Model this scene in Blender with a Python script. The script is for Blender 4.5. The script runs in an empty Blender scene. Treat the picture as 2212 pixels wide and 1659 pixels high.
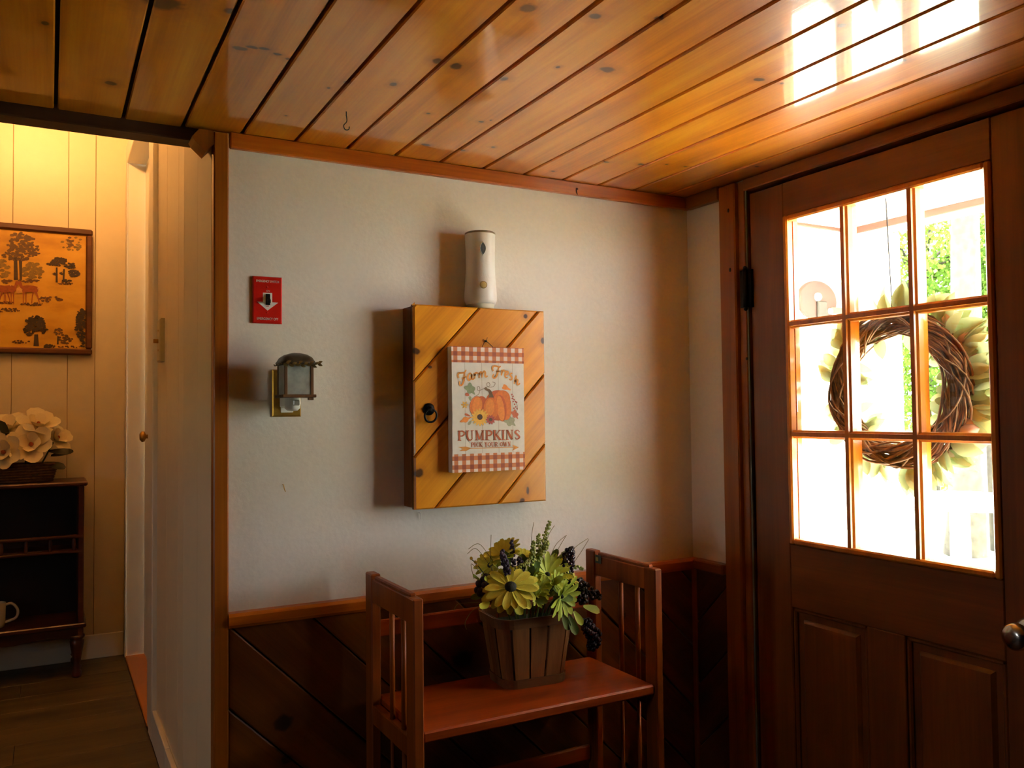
import bpy, bmesh, math, random
from mathutils import Vector, Matrix, Euler
random.seed(7)
C = bpy.context.scene.collection
SC = bpy.context.scene

# ------------------------------------------------------------------ camera
FPX, YAW, PITCH, ROLL = 1817.57, 0.502316, 0.0334616, -0.0109387
CAM = Vector((0.0, 0.0, 1.40))
_f = Vector((math.sin(YAW)*math.cos(PITCH), math.cos(YAW)*math.cos(PITCH), math.sin(PITCH)))
_r = Vector((math.cos(YAW), -math.sin(YAW), 0)); _u = _r.cross(_f)
CR = math.cos(ROLL)*_r + math.sin(ROLL)*_u
CU = -math.sin(ROLL)*_r + math.cos(ROLL)*_u
cd = bpy.data.cameras.new('camera'); cam = bpy.data.objects.new('camera', cd); C.objects.link(cam)
cd.sensor_width = 36.0; cd.lens = 36.0*FPX/2212.0; cd.clip_start = 0.02; cd.clip_end = 200
M = Matrix.Identity(4)
for i in range(3):
    M[i][0] = CR[i]; M[i][1] = CU[i]; M[i][2] = -_f[i]; M[i][3] = CAM[i]
cam.matrix_world = M
SC.camera = cam
def ray(px, py): return CR*((px-1106)/FPX) - CU*((py-829.5)/FPX) + _f
def onY(px, py, y): r = ray(px, py); return CAM + r*(y/r.y)
def onX(px, py, x): r = ray(px, py); return CAM + r*(x/r.x)
def onZ(px, py, z): r = ray(px, py); return CAM + r*((z-CAM.z)/r.z)

# ------------------------------------------------------------------ light
SKY_STRENGTH = 18.0
SUN_STRENGTH = 90.0
HALL_LAMP_W = 27.0
w = bpy.data.worlds.new('sky'); SC.world = w; w.use_nodes = True
bg = w.node_tree.nodes['Background']
bg.inputs[0].default_value = (0.97, 0.985, 1.0, 1); bg.inputs[1].default_value = SKY_STRENGTH
sd = bpy.data.lights.new('sun', 'SUN'); sun = bpy.data.objects.new('sun', sd); C.objects.link(sun)
sd.energy = SUN_STRENGTH; sd.angle = math.radians(1.5); sd.color = (1.0, 0.97, 0.92)
sun.rotation_euler = Vector((-0.98, 0.30, -1.0)).to_track_quat('-Z', 'Y').to_euler()
pd = bpy.data.lights.new('sky_portal', 'AREA'); portal = bpy.data.objects.new('sky_portal', pd); C.objects.link(portal)
pd.shape = 'RECTANGLE'; pd.size = 0.62; pd.size_y = 0.95; pd.cycles.is_portal = True
portal.matrix_world = Matrix.Translation((1.86, 1.376, 1.482)) @ Vector((-1, 0, 0)).to_track_quat('-Z', 'Y').to_matrix().to_4x4()
pd2 = bpy.data.lights.new('west_portal', 'AREA'); portal2 = bpy.data.objects.new('west_portal', pd2); C.objects.link(portal2)
pd2.shape = 'RECTANGLE'; pd2.size = 0.40; pd2.size_y = 0.56; pd2.cycles.is_portal = True
portal2.matrix_world = Matrix.Translation((-1.81, 1.35, 1.31)) @ Vector((1, 0, 0)).to_track_quat('-Z', 'Y').to_matrix().to_4x4()
SC.view_settings.view_transform = 'Standard'; SC.view_settings.look = 'None'
SC.view_settings.exposure = 0.62; SC.view_settings.gamma = 1.0; SC.view_settings.use_curve_mapping = False
SC.cycles.use_denoising = True
SC.cycles.max_bounces = 10; SC.cycles.diffuse_bounces = 6; SC.cycles.glossy_bounces = 4
SC.cycles.transparent_max_bounces = 16; SC.cycles.sample_clamp_indirect = 12
SC.cycles.caustics_reflective = False; SC.cycles.caustics_refractive = False

# ------------------------------------------------------------------ helpers
def S(r, g, b):
    def f(c):
        c /= 255.0
        return c/12.92 if c <= 0.04045 else ((c+0.055)/1.055)**2.4
    return (f(r), f(g), f(b), 1.0)

class MB:
    def __init__(s): s.v = []; s.f = []; s.sm = []
    def add(s, vs, fs, smooth=False):
        o = len(s.v); s.v += [Vector(v) for v in vs]
        for q in fs: s.f.append([o+i for i in q]); s.sm.append(smooth)
        return s
    def box(s, x0, x1, y0, y1, z0, z1, b=0.0):
        if x0 > x1: x0, x1 = x1, x0
        if y0 > y1: y0, y1 = y1, y0
        if z0 > z1: z0, z1 = z1, z0
        if b <= 0:
            vs = [(x, y, z) for x in (x0, x1) for y in (y0, y1) for z in (z0, z1)]
            return s.add(vs, [(0,1,3,2),(4,6,7,5),(0,4,5,1),(2,3,7,6),(0,2,6,4),(1,5,7,3)])
        bm = bmesh.new(); bmesh.ops.create_cube(bm, size=1.0)
        for v in bm.verts:
            v.co = Vector(((x0+x1)/2+v.co.x*(x1-x0), (y0+y1)/2+v.co.y*(y1-y0), (z0+z1)/2+v.co.z*(z1-z0)))
        bmesh.ops.bevel(bm, geom=list(bm.edges), offset=b, segments=1, affect='EDGES', profile=0.5)
        return s.bm(bm)
    def bm(s, bm, smooth=False):
        bm.verts.index_update()
        s.add([v.co.copy() for v in bm.verts], [[v.index for v in f.verts] for f in bm.faces], smooth)
        bm.free(); return s
    def prism(s, pts, d, smooth=False):
        """polygon (list of Vector, planar) extruded by vector d"""
        n = len(pts); d = Vector(d)
        vs = [Vector(p) for p in pts] + [Vector(p)+d for p in pts]
        fs = [list(range(n)), list(range(2*n-1, n-1, -1))] + [[i, i+n, (i+1) % n + n, (i+1) % n][::1] for i in range(n)]
        o = len(s.v); s.add(vs, fs, smooth); return s
    def tube(s, pts, r, n=8, cap=True, flat=None):
        pts = [Vector(p) for p in pts]; m = len(pts)
        rr = r if isinstance(r, (list, tuple)) else [r]*m
        vs = []; fs = []; prev = None
        for i in range(m):
            t = (pts[min(i+1, m-1)] - pts[max(i-1, 0)]).normalized()
            if prev is None:
                a = Vector((0, 0, 1)) if abs(t.z) < .9 else Vector((1, 0, 0))
                prev = t.cross(a).normalized()
            prev = (prev - t*prev.dot(t)).normalized(); q = t.cross(prev)
            for k in range(n):
                an = 2*math.pi*k/n
                vs.append(pts[i] + (prev*math.cos(an) + q*math.sin(an))*rr[i])
        for i in range(m-1):
            for k in range(n):
                k2 = (k+1) % n; fs.append([i*n+k, i*n+k2, (i+1)*n+k2, (i+1)*n+k])
        if cap: fs += [list(range(n))[::-1], [(m-1)*n+k for k in range(n)]]
        return s.add(vs, fs, True)
    def lathe(s, prof, c, n=24, axis='z', smooth=True, sx=1.0, sy=1.0):
        """prof list of (r, h); c centre; axis direction"""
        c = Vector(c); ax = {'x': (Vector((0,1,0)), Vector((0,0,1)), Vector((1,0,0))), 'y': (Vector((1,0,0)), Vector((0,0,1)), Vector((0,1,0))), 'z': (Vector((1,0,0)), Vector((0,1,0)), Vector((0,0,1)))}[axis]
        vs = []; fs = []; m = len(prof)
        for r, h in prof:
            for k in range(n):
                a = 2*math.pi*k/n
                vs.append(c + ax[0]*math.cos(a)*r*sx + ax[1]*math.sin(a)*r*sy + ax[2]*h)
        for i in range(m-1):
            for k in range(n):
                k2 = (k+1) % n; fs.append([i*n+k, i*n+k2, (i+1)*n+k2, (i+1)*n+k])
        fs += [list(range(n))[::-1], [(m-1)*n+k for k in range(n)]]
        return s.add(vs, fs, smooth)
    def ball(s, c, r, n=8, m=6, sz=1.0):
        prof = [(max(r*math.sin(math.pi*i/m), 1e-5), -r*sz*math.cos(math.pi*i/m)) for i in range(m+1)]
        return s.lathe(prof, c, n)
    def build(s, name, mat, parent=None, auto=True):
        base = WL.get(parent.name, Vector()) if parent else Vector()
        me = bpy.data.meshes.new(name)
        me.from_pydata([v-base for v in s.v], [], s.f)
        bm = bmesh.new(); bm.from_mesh(me); bmesh.ops.recalc_face_normals(bm, faces=bm.faces); bm.to_mesh(me); bm.free()
        for p, q in zip(me.polygons, s.sm): p.use_smooth = q
        me.materials.append(mat)
        o = bpy.data.objects.new(name, me); C.objects.link(o)
        if parent: o.parent = parent
        WL[o.name] = base.copy() if parent else Vector()
        return o
WL = {}
def empty(name, loc, label=None, cat=None, group=None, kind=None, parent=None):
    o = bpy.data.objects.new(name, None); C.objects.link(o)
    o.location = Vector(loc) - (WL[parent.name] if parent else Vector()); o.empty_display_size = 0.02
    if parent: o.parent = parent
    WL[o.name] = Vector(loc); tag(o, label, cat, group, kind); return o
def tag(o, label=None, cat=None, group=None, kind=None):
    if label: o['label'] = label
    if cat: o['category'] = cat
    if group: o['group'] = group
    if kind: o['kind'] = kind
    return o
def st(mb, name, mat, label=None):
    o = mb.build(name, mat); o['kind'] = 'structure'
    if label: o['label'] = label
    return o
def part(name, mesh, parent, loc, rot=None, scale=None, matrix=None):
    """a child sharing mesh data, placed in world coordinates (parents are never rotated)"""
    o = bpy.data.objects.new(name, mesh); C.objects.link(o); o.parent = parent
    base = WL[parent.name]
    if matrix is not None:
        m = matrix.copy(); m.translation = m.translation - base; o.matrix_basis = m
    else:
        o.location = Vector(loc)-base
        if rot: o.rotation_euler = rot
        if scale: o.scale = scale
    return o
def mesh_only(mb, name, mat):
    me = bpy.data.meshes.new(name); me.from_pydata(mb.v, [], mb.f)
    for p, q in zip(me.polygons, mb.sm): p.use_smooth = q
    me.materials.append(mat); return me
def frame(loc, fwd, up=(0, 0, 1), s=1.0):
    """matrix with local X = fwd, local Z near up"""
    x = Vector(fwd).normalized(); z = Vector(up); z = z - x*z.dot(x)
    if z.length < 1e-4: z = Vector((0, 1, 0)) - x*x.y
    z.normalize(); y = z.cross(x)
    m = Matrix.Identity(4)
    for i in range(3):
        m[i][0] = x[i]*s; m[i][1] = y[i]*s; m[i][2] = z[i]*s; m[i][3] = loc[i]
    return m
def smooth_path(pts, k=6):
    out = []; n = len(pts); pts = [Vector(p) for p in pts]
    for i in range(n-1):
        p0, p1, p2, p3 = pts[max(i-1, 0)], pts[i], pts[i+1], pts[min(i+2, n-1)]
        for j in range(k):
            t = j/k
            out.append(0.5*((2*p1)+(p2-p0)*t+(2*p0-5*p1+4*p2-p3)*t*t+(3*p1-p0-3*p2+p3)*t**3))
    out.append(pts[-1]); return out

# ------------------------------------------------------------------ materials
MATS = {}
def newmat(name):
    m = bpy.data.materials.new(name); m.use_nodes = True; nt = m.node_tree
    b = nt.nodes['Principled BSDF']; MATS[name] = m
    return m, nt, b
def N(nt, t, **kw):
    n = nt.nodes.new(t)
    for k, v in kw.items(): setattr(n, k, v)
    return n
def ramp(nt, fac, stops):
    r = N(nt, 'ShaderNodeValToRGB'); e = r.color_ramp.elements
    while len(e) > 1: e.remove(e[-1])
    e[0].position, e[0].color = stops[0]
    for p, c in stops[1:]:
        k = e.new(p); k.color = c
    nt.links.new(fac, r.inputs[0]); return r.outputs[0]
def math_(nt, op, a, b=None, c=None, clamp=False):
    n = N(nt, 'ShaderNodeMath', operation=op, use_clamp=clamp)
    for i, v in enumerate((a, b, c)):
        if v is None: continue
        if isinstance(v, (int, float)): n.inputs[i].default_value = v
        else: nt.links.new(v, n.inputs[i])
    return n.outputs[0]
def mixc(nt, fac, a, b, mode='MIX'):
    n = N(nt, 'ShaderNodeMix', data_type='RGBA', blend_type=mode)
    for i, v in ((0, fac), (6, a), (7, b)):
        if isinstance(v, (int, float)): n.inputs[i].default_value = v
        elif isinstance(v, tuple): n.inputs[i].default_value = v
        else: nt.links.new(v, n.inputs[i])
    return n.outputs[2]
def vmath(nt, op, a, b):
    n = N(nt, 'ShaderNodeVectorMath', operation=op)
    for i, v in ((0, a), (1, b)):
        if isinstance(v, (tuple, Vector)): n.inputs[i].default_value = tuple(v)[:3]
        else: nt.links.new(v, n.inputs[i])
    return n.outputs[1 if op in ('LENGTH', 'DISTANCE', 'DOT_PRODUCT') else 0]
def plain(name, col, rough=0.5, metal=0.0, noise=0.0, scale=40.0, bump=0.0, spec=0.5, coat=0.0, sheen=0.0):
    m, nt, b = newmat(name)
    b.inputs['Roughness'].default_value = rough; b.inputs['Metallic'].default_value = metal
    b.inputs['Specular IOR Level'].default_value = spec; b.inputs['Coat Weight'].default_value = coat
    b.inputs['Base Color'].default_value = col
    if noise or bump:
        tc = N(nt, 'ShaderNodeTexCoord'); no = N(nt, 'ShaderNodeTexNoise'); no.inputs['Scale'].default_value = scale; no.inputs['Detail'].default_value = 4
        nt.links.new(tc.outputs['Object'], no.inputs['Vector'])
        if noise:
            lo = tuple(c*(1-noise) for c in col[:3])+(1,); hi = tuple(min(1, c*(1+noise)) for c in col[:3])+(1,)
            nt.links.new(ramp(nt, no.outputs[0], [(0.3, lo), (0.7, hi)]), b.inputs['Base Color'])
        if bump:
            bp = N(nt, 'ShaderNodeBump'); bp.inputs['Strength'].default_value = bump; bp.inputs['Distance'].default_value = 0.002
            nt.links.new(no.outputs[0], bp.inputs['Height']); nt.links.new(bp.outputs[0], b.inputs['Normal'])
    return m
def wood(name, light, mid, dark, grain='y', rough=0.35, spec=0.5, coat=0.0, coat_rough=0.1, contrast=1.0, knots=None, rot=None, per_obj=0.25, bump=0.05, knotcol=None, knot_coord='world', blotch=0.0):
    """grain axis x / y / z in object space; knots: list of (point, radius_along, radius_across)"""
    m, nt, b = newmat(name)
    tc = N(nt, 'ShaderNodeTexCoord'); oi = N(nt, 'ShaderNodeObjectInfo'); geo = N(nt, 'ShaderNodeNewGeometry')
    co = tc.outputs['Object']
    if rot:
        vr = N(nt, 'ShaderNodeVectorRotate', rotation_type='EULER_XYZ'); vr.inputs['Rotation'].default_value = rot
        nt.links.new(co, vr.inputs['Vector']); co = vr.outputs[0]
    cb = N(nt, 'ShaderNodeCombineXYZ')
    for i in range(3): nt.links.new(math_(nt, 'MULTIPLY', oi.outputs['Random'], (37.0, 71.0, 53.0)[i]), cb.inputs[i])
    co = vmath(nt, 'ADD', co, cb.outputs[0])
    def stretched(a, c):
        sc = [c, c, c]; sc['xyz'.index(grain)] = a
        return vmath(nt, 'MULTIPLY', co, tuple(sc))
    n1 = N(nt, 'ShaderNodeTexNoise'); n1.inputs['Scale'].default_value = 1.0; n1.inputs['Detail'].default_value = 5; n1.inputs['Distortion'].default_value = 0.8
    nt.links.new(stretched(1.4, 16.0), n1.inputs['Vector'])
    n2 = N(nt, 'ShaderNodeTexNoise'); n2.inputs['Scale'].default_value = 1.0; n2.inputs['Detail'].default_value = 3
    nt.links.new(stretched(4.0, 190.0), n2.inputs['Vector'])
    f = math_(nt, 'ADD', math_(nt, 'MULTIPLY', n1.outputs[0], 0.75), math_(nt, 'MULTIPLY', n2.outputs[0], 0.25))
    w_ = 0.24/contrast
    col = ramp(nt, f, [(0.5-w_, dark), (0.5, mid), (0.5+w_, light)])
    if per_obj:
        v = math_(nt, 'MULTIPLY_ADD', oi.outputs['Random'], per_obj, 1.0-per_obj/2)
        cv = N(nt, 'ShaderNodeCombineColor'); [nt.links.new(v, cv.inputs[i]) for i in range(3)]
        col = mixc(nt, 1.0, col, cv.outputs[0], 'MULTIPLY')
    if blotch:
        n3 = N(nt, 'ShaderNodeTexNoise'); n3.inputs['Scale'].default_value = 1.0; n3.inputs['Detail'].default_value = 2
        nt.links.new(stretched(3.0, 7.0), n3.inputs['Vector'])
        col = mixc(nt, math_(nt, 'MULTIPLY', math_(nt, 'SUBTRACT', n3.outputs[0], 0.42, clamp=True), blotch*4, clamp=True), col, dark)
    if knots:
        kc = knotcol or tuple(c*0.12 for c in dark[:3])+(1,)
        wn = N(nt, 'ShaderNodeTexNoise'); wn.inputs['Scale'].default_value = 60.0
        P = geo.outputs['Position']; nt.links.new(P, wn.inputs['Vector'])
        jit = math_(nt, 'MULTIPLY_ADD', wn.outputs[0], 0.9, 0.55)
        tot = None; halo = None
        for p, rad in knots:
            d = vmath(nt, 'LENGTH', vmath(nt, 'DIVIDE', vmath(nt, 'SUBTRACT', P, p), rad), (0, 0, 0))
            d = math_(nt, 'MULTIPLY', d, jit)
            tot = d if tot is None else math_(nt, 'MINIMUM', tot, d)
        core = N(nt, 'ShaderNodeMapRange', interpolation_type='SMOOTHSTEP'); nt.links.new(tot, core.inputs[0])
        core.inputs[1].default_value = 0.6; core.inputs[2].default_value = 1.15; core.inputs[3].default_value = 0.9; core.inputs[4].default_value = 0.0
        hal = N(nt, 'ShaderNodeMapRange', interpolation_type='SMOOTHSTEP'); nt.links.new(tot, hal.inputs[0])
        hal.inputs[1].default_value = 0.8; hal.inputs[2].default_value = 3.2; hal.inputs[3].default_value = 0.55; hal.inputs[4].default_value = 0.0
        col = mixc(nt, hal.outputs[0], col, dark); col = mixc(nt, core.outputs[0], col, kc)
    nt.links.new(col, b.inputs['Base Color'])
    b.inputs['Roughness'].default_value = rough; b.inputs['Specular IOR Level'].default_value = spec
    b.inputs['Coat IOR'].default_value = 1.52 if coat > .9 else 1.5
    b.inputs['Coat Weight'].default_value = coat; b.inputs['Coat Roughness'].default_value = coat_rough
    if bump:
        bp = N(nt, 'ShaderNodeBump'); bp.inputs['Strength'].default_value = bump; bp.inputs['Distance'].default_value = 0.001
        nt.links.new(n2.outputs[0], bp.inputs['Height']); nt.links.new(bp.outputs[0], b.inputs['Normal'])
        if coat: nt.links.new(bp.outputs[0], b.inputs['Coat Normal'])
    return m
def glass(name, tint=(1, 1, 1, 1), rough=0.02, refl=0.06, op=0.0, opcol=(.8, .8, .8, 1)):
    m, nt, b = newmat(name); out = nt.nodes['Material Output']
    tr = N(nt, 'ShaderNodeBsdfTransparent'); tr.inputs[0].default_value = tint
    gl = N(nt, 'ShaderNodeBsdfGlossy'); gl.inputs['Roughness'].default_value = rough
    mx = N(nt, 'ShaderNodeMixShader'); mx.inputs[0].default_value = refl
    nt.links.new(tr.outputs[0], mx.inputs[1]); nt.links.new(gl.outputs[0], mx.inputs[2]); last = mx.outputs[0]
    if op:
        df = N(nt, 'ShaderNodeBsdfDiffuse'); df.inputs[0].default_value = opcol
        m2 = N(nt, 'ShaderNodeMixShader'); m2.inputs[0].default_value = op
        nt.links.new(last, m2.inputs[1]); nt.links.new(df.outputs[0], m2.inputs[2]); last = m2.outputs[0]
    nt.links.new(last, out.inputs[0]); return m

_ck = [((98,50),12,7),((240,180),22,9),((350,5),60,22),((500,25),22,9),((520,105),25,7),((545,102),20,5),((570,105),18,5),((600,117),15,4),((625,128),15,6),
       ((750,178),12,7),((710,190),7,4),((850,182),14,8),((945,132),18,10),((985,143),24,13),((1090,170),16,9),((618,250),6,3),((1285,35),22,9),((1423,40),18,7),((1040,263),14,5),
       ((920,313),22,6),((1000,325),12,5),((1065,318),12,5),((1640,172),22,7),((1385,355),20,6),((1635,360),12,4),((1312,150),30,10),((1205,145),8,4),((60,250),20,7),((320,280),34,7),
       ((1480,360),12,4),((1690,180),10,4),((1195,370),12,4),((1140,18),26,12),((925,245),10,4),((1310,350),14,4),((1780,75),16,6),((1820,55),16,6),((1950,130),18,5),((1440,355),10,4),((1060,260),5,3)]
ceil_knots = [(tuple(onZ(p[0], p[1], 2.074)), (a*0.00058, b*0.0013, 0.05)) for p, a, b in _ck]
M_ceil = wood('varnished_pine_ceiling', S(226,154,36), S(206,122,12), S(158,82,4), 'y', rough=0.35, spec=0.4, coat=1.0, coat_rough=0.045, knots=ceil_knots, per_obj=0.25, bump=0.06, knotcol=S(52,24,4), blotch=0.25)
M_trim = wood('stained_pine_trim', S(204,116,22), S(176,88,10), S(128,58,5), 'x', rough=0.35, coat=0.2, bump=0.05)
M_trimz = wood('stained_pine_upright', S(168,98,14), S(142,76,7), S(106,52,3), 'z', rough=0.38, coat=0.15)
M_trimy = wood('stained_pine_cross', S(168,98,14), S(142,76,7), S(106,52,3), 'y', rough=0.38, coat=0.15)
M_groove = plain('dark_groove', S(40,20,8), 0.8)
M_wall = plain('off_white_plaster', (0.73, 0.685, 0.605, 1), 0.55, noise=0.025, scale=90, bump=0.35)
M_cream = plain('cream_panelling', (0.74, 0.63, 0.42, 1), 0.42, noise=0.02, scale=20)
M_creamtrim = plain('cream_gloss_trim', (0.78, 0.74, 0.62, 1), 0.35)
_wk = [((613,1562),22,16),((620,1640),12,9),((1000,1425),30,18),((1345,1330),14,9)]
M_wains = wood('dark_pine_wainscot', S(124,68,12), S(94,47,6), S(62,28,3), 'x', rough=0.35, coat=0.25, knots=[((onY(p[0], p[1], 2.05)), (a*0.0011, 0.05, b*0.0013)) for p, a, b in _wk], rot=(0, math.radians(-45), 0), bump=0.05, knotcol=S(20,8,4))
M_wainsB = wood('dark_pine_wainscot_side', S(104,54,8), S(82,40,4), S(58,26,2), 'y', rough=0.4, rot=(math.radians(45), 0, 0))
M_door = wood('stained_fir_door', S(144,80,16), S(118,62,9), S(88,44,5), 'z', rough=0.4, coat=0.1, contrast=0.8, per_obj=0.06)
M_doorx = wood('stained_fir_door_rail', S(144,80,16), S(118,62,9), S(88,44,5), 'y', rough=0.4, coat=0.1, contrast=0.8, per_obj=0.06)
M_munt = wood('honey_fir_glazing_bar', S(214,138,36), S(190,110,20), S(152,80,10), 'z', rough=0.3, coat=0.3, per_obj=0.06)
M_glass = glass('window_glass')
M_black = plain('black_iron', S(22,20,18), 0.45, metal=0.6)
M_steel = plain('worn_nickel', S(190,186,178), 0.22, metal=1.0)
M_brass = plain('aged_brass', S(176,136,58), 0.38, metal=0.85, noise=0.2, scale=60)
M_white = plain('white_plastic', (0.78, 0.76, 0.70, 1), 0.4)
M_floor = wood('entry_floor_boards', S(70,44,24), S(56,34,18), S(40,24,12), 'x', rough=0.5)
M_hfloor = wood('olive_grey_plank_floor', S(104,86,44), S(84,68,33), S(58,45,21), 'x', rough=0.5, per_obj=0.2, bump=0.05)
# ================================================================== the setting
ZC = 2.074; YA = 2.07; XB = 1.782; ZH = 0.37; XC = 0.302; YF = 4.05
# ---- ceiling of tongue-and-groove boards
ceil = st(MB().box(-1.7, 1.95, -1.7, 2.13, 2.086, 2.13), 'ceiling', M_groove, 'varnished knotty pine board ceiling')
seams = [-1.68+0.1298*k for k in range(13)] + [0.007, 0.141, 0.268, 0.400, 0.528, 0.659, 0.787, 0.916, 1.046, 1.176, 1.304, 1.430, 1.561, 1.688, 1.815]
for a, b in zip(seams[:-1], seams[1:]):
    yb = 2.13 if b < 0.35 else YA
    bb = MB().box(a+0.0036, b-0.0036, -1.65, yb, ZC, 2.088, 0.0026)
    tilt = random.uniform(-0.003, 0.003)          # boards sit very slightly canted
    for v in bb.v: v.z -= (v.x-(a+b)/2)*tilt
    bb.build('ceiling_board', M_ceil, ceil)
# ---- back wall, plaster above, diagonal wainscot below
wallA = st(MB().box(0.345, 1.90, YA, 2.17, 0, 2.10), 'wall_back', M_wall, 'off-white plaster wall above dark diagonal wainscot')
def clip(poly, fn):
    """clip a 2D polygon by fn(p) >= 0"""
    out = []
    for i in range(len(poly)):
        p, q = poly[i], poly[(i+1) % len(poly)]; a, b = fn(p), fn(q)
        if a >= 0: out.append(p)
        if a*b < 0: t = a/(a-b); out.append((p[0]+(q[0]-p[0])*t, p[1]+(q[1]-p[1])*t))
    return out
def diag(x0, x1, z0, z1, first, step, slope, gap):
    """strips between lines  c = x - z/slope  within a rectangle"""
    res = []; k = 0
    while True:
        lo = first+step*k; hi = lo+step; k += 1
        poly = [(x0, z0), (x1, z0), (x1, z1), (x0, z1)]
        poly = clip(poly, lambda p: (p[0]-p[1]/slope)-(lo+gap)); 
        if len(poly) > 2: poly = clip(poly, lambda p: (hi-gap)-(p[0]-p[1]/slope))
        if len(poly) > 2: res.append(poly)
        if lo > max(x0-z0/slope, x1-z1/slope, x0-z1/slope, x1-z0/slope): break
    return res
def inset_prism(mb, pts, d, bev):
    """prism whose far face is pulled in by a chamfer; pts planar Vectors, d extrusion vector"""
    c = sum(pts, Vector())/len(pts); d = Vector(d); n = len(pts); u = d.normalized()
    def ins(p, prv, nxt):
        e1 = (p-prv).normalized(); e2 = (nxt-p).normalized()
        n1 = u.cross(e1); n2 = u.cross(e2)
        if n1.dot(c-p) < 0: n1 = -n1
        if n2.dot(c-p) < 0: n2 = -n2
        bis = n1+n2
        return p + bis*(bev/max(0.3, 1+n1.dot(n2)))
    inn = [ins(pts[i], pts[i-1], pts[(i+1) % n]) for i in range(n)]
    vs = list(pts) + [p+d-u*bev for p in pts] + [p+d for p in inn]
    fs = [list(range(n))]
    for r in range(2):
        for i in range(n): fs.append([r*n+i, r*n+(i+1) % n, (r+1)*n+(i+1) % n, (r+1)*n+i])
    fs.append([2*n+i for i in range(n)])
    return mb.add(vs, fs)
# c = x + z lines (slope -1): seams pass (0.372,.906) spacing 0.192
for poly in diag(0.367, XB, 0.02, 0.91, 1.279-0.192*7, 0.192, -1.0, 0.0025):
    inset_prism(MB(), [Vector((x, YA, z)) for x, z in poly], (0, -0.02, 0), 0.003).build('wainscot_board', M_wains, wallA)
st(MB().box(0.367, XB, 2.0695, 2.0705, 0, 0.91), 'trim_1', M_groove)
rail = MB(); rail.add([(x, y, z) for x in (0.367, XB) for y, z in [(2.07,0.905),(2.044,0.905),(2.040,0.912),(2.040,0.931),(2.046,0.938),(2.07,0.938)]], [[0,1,2,3,4,5],[11,10,9,8,7,6]]+[[i,i+6,(i+1)%6+6,(i+1)%6] for i in range(6)])
st(rail, 'trim_2', M_trim, 'stained wood chair rail along the back wall')
st(MB().box(0.371, XB, 2.052, YA, 2.036, ZC, 0.003), 'trim_3', M_trim, 'stained pine strip where back wall meets the ceiling')
post = st(MB().box(0.333, 0.367, 2.046, 2.175, 0, 2.068, 0.003), 'trim_4', M_trimz, 'stained pine corner upright at the hall opening')
# ---- wall with the glazed door
wallB = st(MB().box(XB, 1.88, 1.885, 2.17, 0, 2.10), 'wall_right', M_wall, 'narrow off-white strip of wall beside the glazed door')
MB().box(XB, 1.88, -1.7, 0.90, 0, 2.10).build('wall_panel', M_wall, wallB)
MB().box(XB, 1.88, 0.90, 1.885, 2.045, 2.10).build('wall_panel', M_wall, wallB)
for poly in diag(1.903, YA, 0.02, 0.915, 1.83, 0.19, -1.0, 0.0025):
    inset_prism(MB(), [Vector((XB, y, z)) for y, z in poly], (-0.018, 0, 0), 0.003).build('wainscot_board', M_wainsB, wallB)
st(MB().box(XB-0.034, XB, 1.903, 2.036, 0.909, 0.94, 0.004), 'trim_5', M_trimy)
st(MB().box(XB-0.024, XB, 1.903, 2.052, 2.034, ZC, 0.003), 'trim_6', M_trimy)
st(MB().box(XB-0.026, XB-0.012, 2.033, 2.05, 0, 0.905, 0.002), 'trim_7', M_trimz, 'dark corner strip between the two wainscots')
cas = st(MB().box(XB-0.022, XB+0.004, 1.836, 1.903, 0, ZC-0.004, 0.004), 'trim_8', M_trimz, 'stained pine casing on the hinge side of the glazed door')
MB().box(XB-0.008, 1.88, 1.809, 1.836, 0, ZC-0.004, 0.002).build('jamb', M_trimz, cas)
st(MB().box(XB-0.014, 1.88, 0.90, 1.809, 2.038, ZC-0.002, 0.003), 'trim_9', M_trimy, 'head jamb over the glazed door')
for q, xx in (((1573, 455), XB-.0222), ((1577, 583), XB-.0222)):
    h_ = onX(q[0], q[1], xx); MB().lathe([(.0045, .001), (.004, -.0006), (.0005, -.0006)], h_, 12, 'x', sy=1.5).build('nail_head', M_black, cas)
h_ = onX(1613, 775, XB-.0082); MB().lathe([(.0045, .001), (.004, -.0006), (.0005, -.0006)], h_, 12, 'x').build('nail_head', M_black, cas)
cas2 = st(MB().box(XB-0.022, XB+0.004, 0.845, 0.905, 0, ZC-0.004, 0.004), 'trim_10', M_trimz, 'stained pine casing on the knob side of the glazed door')
MB().box(XB-0.008, 1.88, 0.905, 0.928, 0, ZC-0.004, 0.002).build('jamb', M_trimz, cas2)
st(MB().box(XB-0.005, XB+0.0, 1.803, 1.809, 0.02, 2.038), 'trim_11', plain('grey_weatherstrip', S(92,92,78), 0.6), 'thin grey weatherstrip round the glazed door')
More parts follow.
